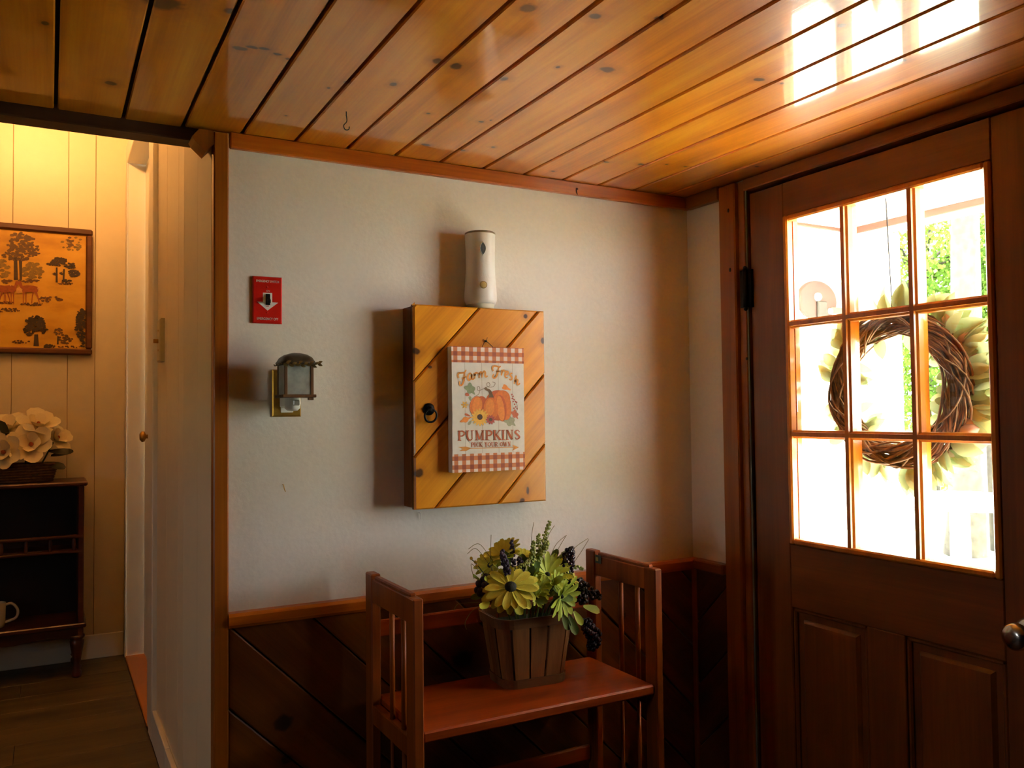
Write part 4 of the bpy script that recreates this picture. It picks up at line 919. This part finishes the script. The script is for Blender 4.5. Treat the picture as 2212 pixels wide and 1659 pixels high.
M_wheat = plain('green_wheat_grain', S(150,160,80), 0.6); M_wire = plain('dry_grass', S(120,112,60), 0.7); M_bud = plain('yellow_bud', S(206,176,60), 0.5)
def petal_mesh(name, mat, w_=.22, curl=.25, notch=.0):
    mb = MB(); vs = []; fs = []; n = 6
    for i in range(n):
        t = i/(n-1); wd = w_*(0.30+0.95*math.sin(math.pi*min(1, t*.70+.02)))*(.50 if i == n-1 else 1)*.75; z = curl*(t**1.5)-.10*t
        vs += [(t, -wd, z+wd*.35), (t+(0 if i < n-1 else .02), 0, z), (t, wd, z+wd*.35)]
    for i in range(n-1): o = i*3; fs += [[o, o+1, o+4, o+3], [o+1, o+2, o+5, o+4]]
    mb.add(vs, fs, True); return mesh_only(mb, name, mat)
pm1 = petal_mesh('petal', M_pet, .20, .05); pm2 = petal_mesh('petal', M_pet2, .165, .12); lm1 = petal_mesh('leaf', M_grn, .24, .1); lm3 = petal_mesh('leaf', M_pet2, .26, .2)
base_c = Vector((BCX, BCY, BZ0+BH-.03))
def stem(to, mb=None):
    b0 = base_c+Vector(((to.x-BCX)*.45, (to.y-BCY)*.45, -.0)); return MB().tube(smooth_path([b0, (b0+to)/2+Vector((0, 0, .015)), to], 4), .0022, 6)
def daisy(px, py, y, R_, nrm, npet, pm, seed, heart=.20, cup=.15):
    g = random.Random(seed); c = onY(px, py, y); nn = Vector(nrm).normalized(); u = nn.orthogonal().normalized(); v = nn.cross(u)
    d = empty('daisy', c, parent=fb)
    for ring_ in range(2):
        for k in range(npet):
            a = 2*math.pi*(k+.5*ring_)/npet+g.uniform(-.08, .08); dv = u*math.cos(a)+v*math.sin(a)+nn*(cup+.18*ring_+g.uniform(-.08, .08))
            part('petal', pm, d, None, matrix=frame(c+dv*R_*.12, dv, nn, R_*(1-.14*ring_)*g.uniform(.88, 1.04)))
    h = MB().lathe([(R_*heart*1.1, -.002), (R_*heart*1.1, .003), (R_*heart*.7, .007), (.0005, .008)], (0, 0, 0), 14); q = nn.to_track_quat('Z', 'Y').to_matrix().to_4x4(); q.translation = c
    h.v = [q @ p for p in h.v]; h.build('flower_heart', M_heart, d)
    stem(c-nn*.004).build('stem', M_fstem, d); return d
VIEW = Vector((-.45, -.85, .1))
daisy(1103, 1268, 1.80, .066, (-.30, -.62, .72), 15, pm1, 1, .20, -.22)
daisy(1088, 1200, 1.88, .050, (-.5, -.1, .85), 14, pm1, 2, .22, .25)
daisy(1182, 1242, 1.86, .062, (.0, -.62, .78), 8, pm2, 3, .10, .35)
daisy(1212, 1288, 1.79, .056, (.4, -.85, -.25), 9, pm2, 4, .08, .25)
daisy(1165, 1272, 1.81, .034, (0, -.8, .5), 8, pm2, 5, .12, .4)
daisy(1060, 1222, 1.93, .040, (-.6, -.3, .6), 11, pm1, 6, .2, .3)
daisy(1146, 1252, 1.83, .030, (-.2, -.7, .6), 8, pm2, 7, .10, .5)
daisy(1200, 1262, 1.82, .034, (.3, -.8, .4), 8, pm2, 8, .10, .4)
daisy(1158, 1292, 1.79, .026, (0, -.9, .2), 7, pm2, 9, .10, .6)
daisy(1230, 1252, 1.84, .026, (.4, -.6, .6), 7, pm1, 10, .15, .4)
daisy(1130, 1205, 1.90, .036, (.2, -.3, .9), 10, pm1, 11, .15, .3)
def bunch(name, path, rad, r_b, n, mat, seed):
    g = random.Random(seed); pp = smooth_path(path, 8); mb = MB()
    for k in range(n):
        f = k/(n-1); p = pp[int(f*(len(pp)-1))]; w_ = rad*(math.sin(math.pi*(.12+.8*f))**.7)
        a = k*2.4; mb.ball(p+Vector((math.cos(a)*w_, math.sin(a)*w_*.8, g.uniform(-.003, .003)+math.sin(a*1.3)*w_*.5)), r_b*g.uniform(.85, 1.15), 8, 6)
    mb.tube(pp, .0015, 5); o = mb.build(name, mat, fb); return o
O = onY
bunch('berry_cluster', [O(1225, 1248, 1.86), O(1226, 1215, 1.86), O(1232, 1186, 1.86)], 0.0143, 0.0062, 59, M_berry, 1)
bunch('berry_cluster', [O(1215, 1262, 1.86), O(1245, 1258, 1.85), O(1262, 1275, 1.84), O(1295, 1290, 1.83)], 0.0169, 0.0062, 72, M_berry, 2)
bunch('berry_cluster', [O(1262, 1340, 1.84), O(1275, 1362, 1.83), O(1284, 1380, 1.83), O(1276, 1402, 1.83)], 0.0169, 0.0062, 80, M_berry, 3)
bunch('berry_cluster', [O(1232, 1278, 1.84), O(1250, 1288, 1.83), O(1262, 1300, 1.83)], 0.0156, 0.0060, 33, M_berry, 4)
bunch('purple_bloom', [O(1045, 1285, 1.88), O(1050, 1262, 1.88), O(1062, 1244, 1.88)], .020, .0085, 34, M_plum, 5)
bunch('purple_bloom', [O(1075, 1290, 1.86), O(1082, 1270, 1.86)], .014, .008, 18, M_plum, 6)
bunch('purple_spike', [O(1108, 1255, 1.85), O(1108, 1215, 1.85), O(1106, 1170, 1.86)], .0055, .0042, 46, M_plum, 7)
bunch('purple_spike', [O(1100, 1250, 1.83), O(1092, 1220, 1.83), O(1085, 1190, 1.84)], .0065, .0045, 40, M_plum, 8)
bunch('purple_spike', [O(1125, 1235, 1.87), O(1122, 1205, 1.87)], .006, .0045, 20, M_plum, 9)
bunch('wheat_spike', [O(1165, 1210, 1.87), O(1176, 1165, 1.88), O(1188, 1127, 1.89)], .0055, .0032, 74, M_wheat, 10)
bunch('wheat_spike', [O(1165, 1215, 1.87), O(1164, 1180, 1.87), O(1163, 1156, 1.87)], .0055, .0036, 34, M_wheat, 11)
bunch('wheat_spike', [O(1168, 1200, 1.86), O(1178, 1185, 1.86), O(1183, 1172, 1.86)], .0055, .0036, 30, M_wheat, 12)
bunch('wheat_spike', [O(1150, 1222, 1.86), O(1150, 1195, 1.86), O(1153, 1172, 1.86)], .0058, .0036, 34, M_wheat, 13)
bunch('wheat_spike', [O(1200, 1225, 1.87), O(1210, 1205, 1.87), O(1220, 1192, 1.88)], .0055, .0034, 32, M_wheat, 14)
bunch('wheat_spike', [O(1110, 1235, 1.84), O(1128, 1222, 1.84), O(1142, 1215, 1.84)], .006, .0036, 30, M_wheat, 15)
bunch('wheat_spike', [O(1230, 1230, 1.88), O(1245, 1224, 1.88), O(1258, 1230, 1.88)], .005, .0032, 24, M_wheat, 16)
g = random.Random(21)
for px, py, y, dx, dz in [(1040,1255,1.9,-.8,.3),(1055,1300,1.82,-.6,-.2),(1075,1225,1.9,-.7,.5),(1140,1255,1.83,.2,.9),(1150,1215,1.9,-.4,.8),(1145,1290,1.8,.3,-.1),(1175,1290,1.80,.2,.2),(1205,1260,1.85,.8,.5),(1195,1290,1.8,.7,-.1),(1240,1320,1.8,.4,-1),(1230,1330,1.79,.2,-1),(1215,1325,1.79,.3,-.9),(1260,1310,1.82,.9,-.4),(1130,1235,1.88,-.2,1),(1190,1215,1.9,.5,.8),(1070,1260,1.86,-.7,.2),(1120,1300,1.79,-.2,-.4),(1160,1240,1.84,-.3,.6),(1100,1230,1.85,-.3,.9),(1210,1240,1.86,.6,.6),(1185,1265,1.82,.4,.3),(1050,1285,1.87,-.9,-.1)] + [(1060+g.uniform(0,170), 1245+g.uniform(0,60), g.uniform(1.85,1.93), g.uniform(-1,1), g.uniform(-.3,1)) for _ in range(26)]:
    part('leaf', g.choice([lm1, lm1, lm3]), fb, None, matrix=frame(O(px, py, y), (dx, g.uniform(-.5, .1), dz), (-.3, -.6, .6), g.uniform(.035, .052)))
for px, py in ((1018, 1206), (1027, 1214), (1030, 1222)):
    q = O(px, py, 1.90); MB().ball(q, .0042, 8, 6).build('bud', M_bud, fb)
MB().tube(smooth_path([O(1060, 1262, 1.90), O(1040, 1232, 1.9), O(1027, 1216, 1.9), O(1017, 1207, 1.9)]), .0013, 5).build('stem', M_fstem, fb)
for path in [[(1155,1230),(1148,1170),(1153,1128)], [(1185,1215),(1200,1178),(1222,1157)], [(1225,1215),(1240,1185),(1270,1163)], [(1240,1215),(1258,1188),(1272,1165)], [(1195,1205),(1215,1170),(1224,1156)], [(1062,1235),(1060,1200),(1061,1155)], [(1085,1240),(1060,1205),(1035,1175),(1012,1186)], [(1075,1250),(1050,1210),(1028,1185),(1010,1196)], [(1060,1260),(1040,1240),(1018,1218),(1024,1250)], [(1050,1300),(1015,1302),(990,1305),(980,1318)], [(1045,1305),(1020,1320),(1005,1345),(1008,1360)], [(1180,1170),(1188,1150),(1198,1135)]]:
    MB().tube(smooth_path([O(x, y, 1.88) for x, y in path]), .00075, 5).build('grass_blade', M_wire, fb)
# ================================================================== hall: picture, cabinet, flowers, mug, switch
YP_ = YF-0.024
M_frame = wood('brown_picture_frame', S(112,64,22), S(88,48,16), S(60,30,10), 'x', rough=0.4)
pic = empty('framed_picture', (-0.22, YF, 1.66), 'brown framed landscape print of deer and trees on the hall wall', 'picture')
PX0, PX1, PZ0, PZ1 = -0.60, 0.157, 1.664, 2.205; fw = .026
for (a, b, c, d) in [(PX0, PX1, PZ1-fw, PZ1), (PX0, PX1, PZ0, PZ0+fw), (PX0, PX0+fw, PZ0+fw, PZ1-fw), (PX1-fw, PX1, PZ0+fw, PZ1-fw)]:
    MB().box(a, b, YF-.030, YF, c, d, .006).build('frame_rail', M_frame, pic)
m, nt, b = newmat('ochre_meadow_print'); tc = N(nt, 'ShaderNodeTexCoord'); no = N(nt, 'ShaderNodeTexNoise'); no.inputs['Scale'].default_value = 7; no.inputs['Detail'].default_value = 5
mp = N(nt, 'ShaderNodeMapping'); mp.inputs['Scale'].default_value = (1, 1, 2.2); nt.links.new(tc.outputs['Object'], mp.inputs[0]); nt.links.new(mp.outputs[0], no.inputs[0])
nt.links.new(ramp(nt, no.outputs[0], [(.25, S(184,130,26)), (.5, S(216,162,44)), (.75, S(228,180,66))]), b.inputs['Base Color']); b.inputs['Roughness'].default_value = .5
MB().box(PX0+fw-.004, PX1-fw+.004, YF-.018, YF-.004, PZ0+fw-.004, PZ1-fw+.004).build('print_sheet', m, pic)
Y1 = YF-.0185
def pp_(x, y, d=0.0): return onY(x/5.53, 480+y/5.53, Y1-d)
PMt = {k: plain('landscape_'+k, S(*v), .55, noise=.25, scale=90) for k, v in dict(dark=(58,40,12), mid=(96,66,18), olive=(132,104,34), deer=(150,76,20), pale=(214,160,80), shadow=(92,58,14)).items()}
def blobs(name, mat, specs, d, seed):
    g = random.Random(seed)
    for (cx, cy_, rx, ry, n, s_) in specs:
        mb = MB()
        n *= 2; s_ *= .78
        for k in range(n):
            a = g.uniform(0, 6.28); r_ = math.sqrt(g.random()); x = cx+rx*r_*math.cos(a); y = cy_+ry*r_*math.sin(a); w_ = s_*g.uniform(.6, 1.3)
            poly = [(x+w_*1.3*g.uniform(.7, 1.2)*math.cos(t), y+w_*.8*g.uniform(.7, 1.2)*math.sin(t)) for t in [2*math.pi*i/7 for i in range(7)]]
            mb.add([pp_(px, py, d+.00002*k) for px, py in poly], [list(range(7))])
        mb.build(name, PMt[mat], pic)
def strokes(name, mat, polys, d):
    for i, q in enumerate(polys): MB().add([pp_(x, y, d+.00003*i) for x, y in q], [list(range(len(q)))]).build(name, PMt[mat], pic)
blobs('tree_print', 'olive', [(30,560,80,110,26,26), (390,590,120,110,34,26), (880,260,150,80,14,20)], .0003, 1)
blobs('tree_print', 'mid', [(250,230,170,110,34,26), (230,380,190,80,36,24), (420,340,60,60,10,20), (700,1320,60,50,12,18), (780,1400,80,50,14,20), (840,240,40,60,10,18)], .0008, 2)
strokes('trunk_print', 'dark', [[(165,400),(205,400),(215,690),(165,690)], [(225,430),(265,430),(262,690),(235,690)], [(668,540),(688,540),(690,720),(664,720)], [(755,560),(775,560),(770,720),(748,720)], [(410,1340),(455,1340),(465,1480),(400,1480)], [(685,1360),(700,1360),(700,1460),(680,1460)]], .0016)
blobs('tree_print', 'dark', [(700,470,90,50,30,20), (840,520,70,30,18,16), (880,610,70,40,24,18), (600,500,40,20,8,14), (650,620,30,14,6,12), (790,700,60,20,10,14), (740,610,24,20,6,10)], .0018, 3)
blobs('tree_print', 'dark', [(420,1200,110,80,44,22), (360,1290,80,60,26,20), (500,1260,60,70,20,20), (970,1120,60,80,26,20), (960,1260,60,110,30,20), (590,1490,70,24,14,18), (990,1400,30,90,14,18)], .0030, 4)
blobs('tree_print', 'mid', [(-700,330,190,120,30,26), (-1150,480,150,140,30,26), (-1500,900,120,90,20,24)], .0009, 8)
blobs('tree_print', 'dark', [(-700,1220,120,110,36,22), (-1350,1250,110,130,36,22), (-300,1380,80,50,14,20), (-1000,560,80,60,18,20)], .0020, 9)
strokes('trunk_print', 'dark', [[(-715,400),(-680,400),(-675,740),(-720,740)], [(-1160,560),(-1130,560),(-1125,800),(-1165,800)], [(-715,1300),(-685,1300),(-680,1470),(-720,1470)], [(-1365,1340),(-1335,1340),(-1330,1480),(-1370,1480)]], .0017)
blobs('shadow_print', 'shadow', [(60,960,120,14,14,14), (380,980,130,18,18,14), (100,1050,160,24,20,14), (600,920,140,30,10,20), (780,735,120,12,12,12), (260,1430,120,16,10,14), (820,1490,140,10,10,12), (80,710,90,20,10,16), (350,700,120,16,14,16)], .0012, 5)
def deer(dx, flip=1, s_=1.0):
    X_ = lambda x: dx+flip*x*s_
    body = [(0,760),(60,752),(130,758),(175,770),(190,790),(182,830),(150,838),(60,834),(10,838),(-20,820),(-30,780)]
    head = [(0,760),(-20,790),(-48,742),(-66,738),(-70,724),(-44,706),(-40,690),(-32,704),(-20,700),(-10,730)]
    legs = [[(0,830),(24,830),(14,900),(12,980),(2,980),(2,900)], [(30,830),(50,830),(46,900),(44,970),(36,970),(36,900)], [(140,830),(170,830),(190,890),(206,960),(196,960),(176,900)], [(120,830),(140,830),(120,890),(114,970),(104,970),(110,890)]]
    return [[(X_(x), y) for x, y in q] for q in [body, head]+legs]
strokes('deer_print', 'deer', deer(270), .0040); strokes('deer_print', 'deer', deer(-40, 1, .8)+deer(170, -1, .9), .0036)
strokes('deer_patch_print', 'pale', [[(195,790),(230,775),(268,800),(262,840),(225,855),(200,840)], [(440,785),(470,775),(478,800),(462,825)], [(118,735),(132,735),(130,765),(120,765)]], .0044)
# ---- hall cabinet
M_hc = wood('dark_walnut_cabinet', S(92,46,10), S(70,33,6), S(46,20,3), 'x', rough=0.4, coat=0.15, per_obj=0.1)
HX0, HX1, HY0, HY1 = -0.62, 0.122, 3.775, 4.03
def hz(py, y=3.775): return onY(150, py, y).z
hc = empty('hall_cabinet', (-0.25, 3.9, ZH), 'dark wooden open shelf cabinet with turned legs in the hall', 'cabinet')
zt = hz(1041); zs = hz(1348); zg1 = hz(1160); zg0 = hz(1192)
MB().box(HX0-.012, HX1+.012, HY0-.014, HY1, zt-.018, zt, .005).build('top', M_hc, hc)
MB().box(HX0, HX0+.02, HY0, HY1, zs-.06, zt-.018, .002).build('side', M_hc, hc)
MB().box(HX1-.02, HX1, HY0, HY1, zs-.06, zt-.018, .002).build('side', M_hc, hc)
MB().box(HX0+.02, HX1-.02, HY1-.01, HY1, zs-.02, zt-.018).build('back_panel', plain('dark_back_panel', S(30,15,7), .6), hc)
MB().box(HX0+.005, HX1+.010, HY0-.010, HY1-.01, zs-.018, zs, .004).build('shelf', M_hc, hc)
MB().box(HX0+.02, HX1-.02, HY0+.10, HY1-.01, zg0-.018, zg0-.002, .003).build('shelf', M_hc, hc)
ap = MB(); n = 20
apx = [(HX0+.02+(HX1-HX0-.04)*i/n) for i in range(n+1)]
ap.add([(x, y, z) for y in (HY0+.004, HY0+.018) for i, x in enumerate(apx) for z in (zs-.018, zs-.045-.016*abs(math.cos(i/n*math.pi*3)))], [[2*i, 2*i+1, 2*i+3, 2*i+2] for i in range(n)]+[[2*(n+1)+2*i, 2*(n+1)+2*i+1, 2*(n+1)+2*i+3, 2*(n+1)+2*i+2] for i in range(n)]+[[2*i+1, 2*i+3, 2*(n+1)+2*i+3, 2*(n+1)+2*i+1] for i in range(n)])
ap.build('scalloped_apron', M_hc, hc)
for z_, r_ in ((zg1, .008), (zg0, .007)): MB().tube([(HX0+.015, HY0+.004, z_), (HX1-.004, HY0+.004, z_)], r_, 10).build('gallery_rail', M_hc, hc)
for k in range(9):
    x = HX0+.05+.082*k
    MB().lathe([(.004, zg0), (.006, zg0+.01), (.008, (zg0+zg1)/2), (.006, zg1-.01), (.004, zg1)], (x, HY0+.004, 0), 8).build('spindle', M_hc, hc)
for x in (HX0+.035, HX1-.022):
    for y in (HY0+.02, HY1-.03):
        h = zs-.05-ZH
        MB().lathe([(.014, 0), (.018, .008), (.018, .022), (.012, .030), (.019, .040), (.012, .050), (.016, .075), (.024, h*.75), (.026, h*.86), (.020, h*.9), (.028, h*.95), (.028, h)], (x, y, ZH), 16).build('leg', M_hc, hc)
mg = onY(14, 1348, 3.86)
mug = empty('mug', (-0.185, 3.86, zs), 'pale mug on the lower shelf of the dark hall cabinet', 'mug')
M_mug = plain('pale_glazed_mug', (0.55, 0.52, 0.42, 1), .25)
MB().lathe([(.030, 0), (.036, .004), (.038, .02), (.040, .095), (.037, .095), (.035, .02), (.001, .008)], (-0.185, 3.86, zs), 28).build('cup', M_mug, mug)
MB().tube(smooth_path([(-0.148, 3.86, zs+.085), (-0.125, 3.858, zs+.088), (-0.106, 3.855, zs+.062), (-0.112, 3.855, zs+.032), (-0.148, 3.86, zs+.018)]), .0052, 8).build('handle', M_mug, mug)
# ---- magnolias in a wicker tray
mgx, mgy = -0.165, 3.89
ma = empty('magnolia_basket', (mgx, mgy, zt), 'low wicker basket of cream magnolias on the hall cabinet', 'flower basket')
M_wick = plain('brown_wicker', S(96,66,34), .8, noise=.4, scale=80)
for k in range(7):
    h = .006+.0105*k; f = .92+.10*k/6
    pts = [(mgx+.19*f*math.cos(t), mgy+.075*f*math.sin(t)+.002*math.sin(t*24+k*math.pi), zt+h) for t in [2*math.pi*i/72 for i in range(73)]]
    MB().tube(pts, .0062, 6, cap=False).build('wicker_strand', M_wick, ma)
MB().lathe([(.17, .002), (.18, .06), (.001, .062)], (mgx, mgy, zt), 32, sy=.39).build('wicker_core', plain('dark_wicker_inside', S(46,30,14), .9), ma)
M_mag = plain('cream_magnolia_petal', (0.80, 0.70, 0.42, 1), .5, noise=.06, scale=30); M_magl = plain('dark_magnolia_leaf', S(40,42,18), .45); M_magh = plain('red_stamen', S(150,70,24), .6)
pmg = petal_mesh('magnolia_petal', M_mag, .42, .30); pml = petal_mesh('magnolia_leaf', M_magl, .26, .1)
def magnolia(px, py, y, R_, nrm, seed):
    g = random.Random(seed); c = onY(px, py, y); nn = Vector(nrm).normalized(); u = nn.orthogonal().normalized(); v = nn.cross(u)
    d = empty('magnolia', c, parent=ma)
    for rn, (np_, cup, sc) in enumerate(((6, .12, 1.0), (4, .75, .72))):
        for k in range(np_):
            a = 2*math.pi*k/np_+rn*.5+g.uniform(-.15, .15); dv = u*math.cos(a)+v*math.sin(a)+nn*(cup+g.uniform(-.06, .1)); part('petal', pmg, d, None, matrix=frame(c, dv, nn, R_*sc*g.uniform(.9, 1.08)))
    h = MB().lathe([(.006, 0), (.009, .008), (.006, .020), (.0005, .024)], (0, 0, 0), 10); q = nn.to_track_quat('Z', 'Y').to_matrix().to_4x4(); q.translation = c+nn*.004; h.v = [q @ p for p in h.v]; h.build('stamen', M_magh, d)
    MB().tube([c, Vector((mgx+(c.x-mgx)*.7, mgy, zt+.05))], .003, 6).build('stem', M_fstem, d)
magnolia(68, 962, 3.84, .088, (-.1, -.9, .35), 1); magnolia(82, 922, 3.90, .082, (.1, -.6, .75), 2); magnolia(10, 978, 3.82, .080, (-.3, -.9, .2), 3); magnolia(118, 950, 3.92, .07, (.6, -.5, .5), 4); magnolia(20, 930, 3.93, .085, (-.2, -.4, .8), 5); magnolia(-60, 950, 3.88, .085, (-.2, -.6, .7), 6)
for px, py, dx, dz in [(110,985,.8,.15),(105,975,.9,-.1),(20,950,-.4,.8),(30,985,-.7,.1),(60,990,.2,-.5),(10,1000,-.8,-.1),(95,1000,.6,-.2)]:
    part('leaf', pml, ma, None, matrix=frame(onY(px, py, 3.87), (dx, -.3, dz), (0, -.6, .8), .085))
# ---- hall light switch on the side wall
sw_ = empty('light_switch', (XC, 2.76, 1.56), 'cream toggle light switch on the hall side wall', 'switch')
inset_prism(MB(), [Vector((XC, y, z)) for y, z in [(2.72, 1.565), (2.80, 1.565), (2.80, 1.695), (2.72, 1.695)]], (-0.014, 0, 0), .004).build('plate', plain('cream_switch_plate', (0.55, 0.44, 0.20, 1), .35), sw_)
MB().box(XC-.028, XC-.012, 2.756, 2.764, 1.622, 1.634, .001).build('toggle', M_brass, sw_)
for z in (1.60, 1.66): MB().lathe([(.003, .001), (.003, -.0012), (.001, -.0014)], (XC-.014, 2.76, z), 10, 'x').build('screw', M_brass, sw_)
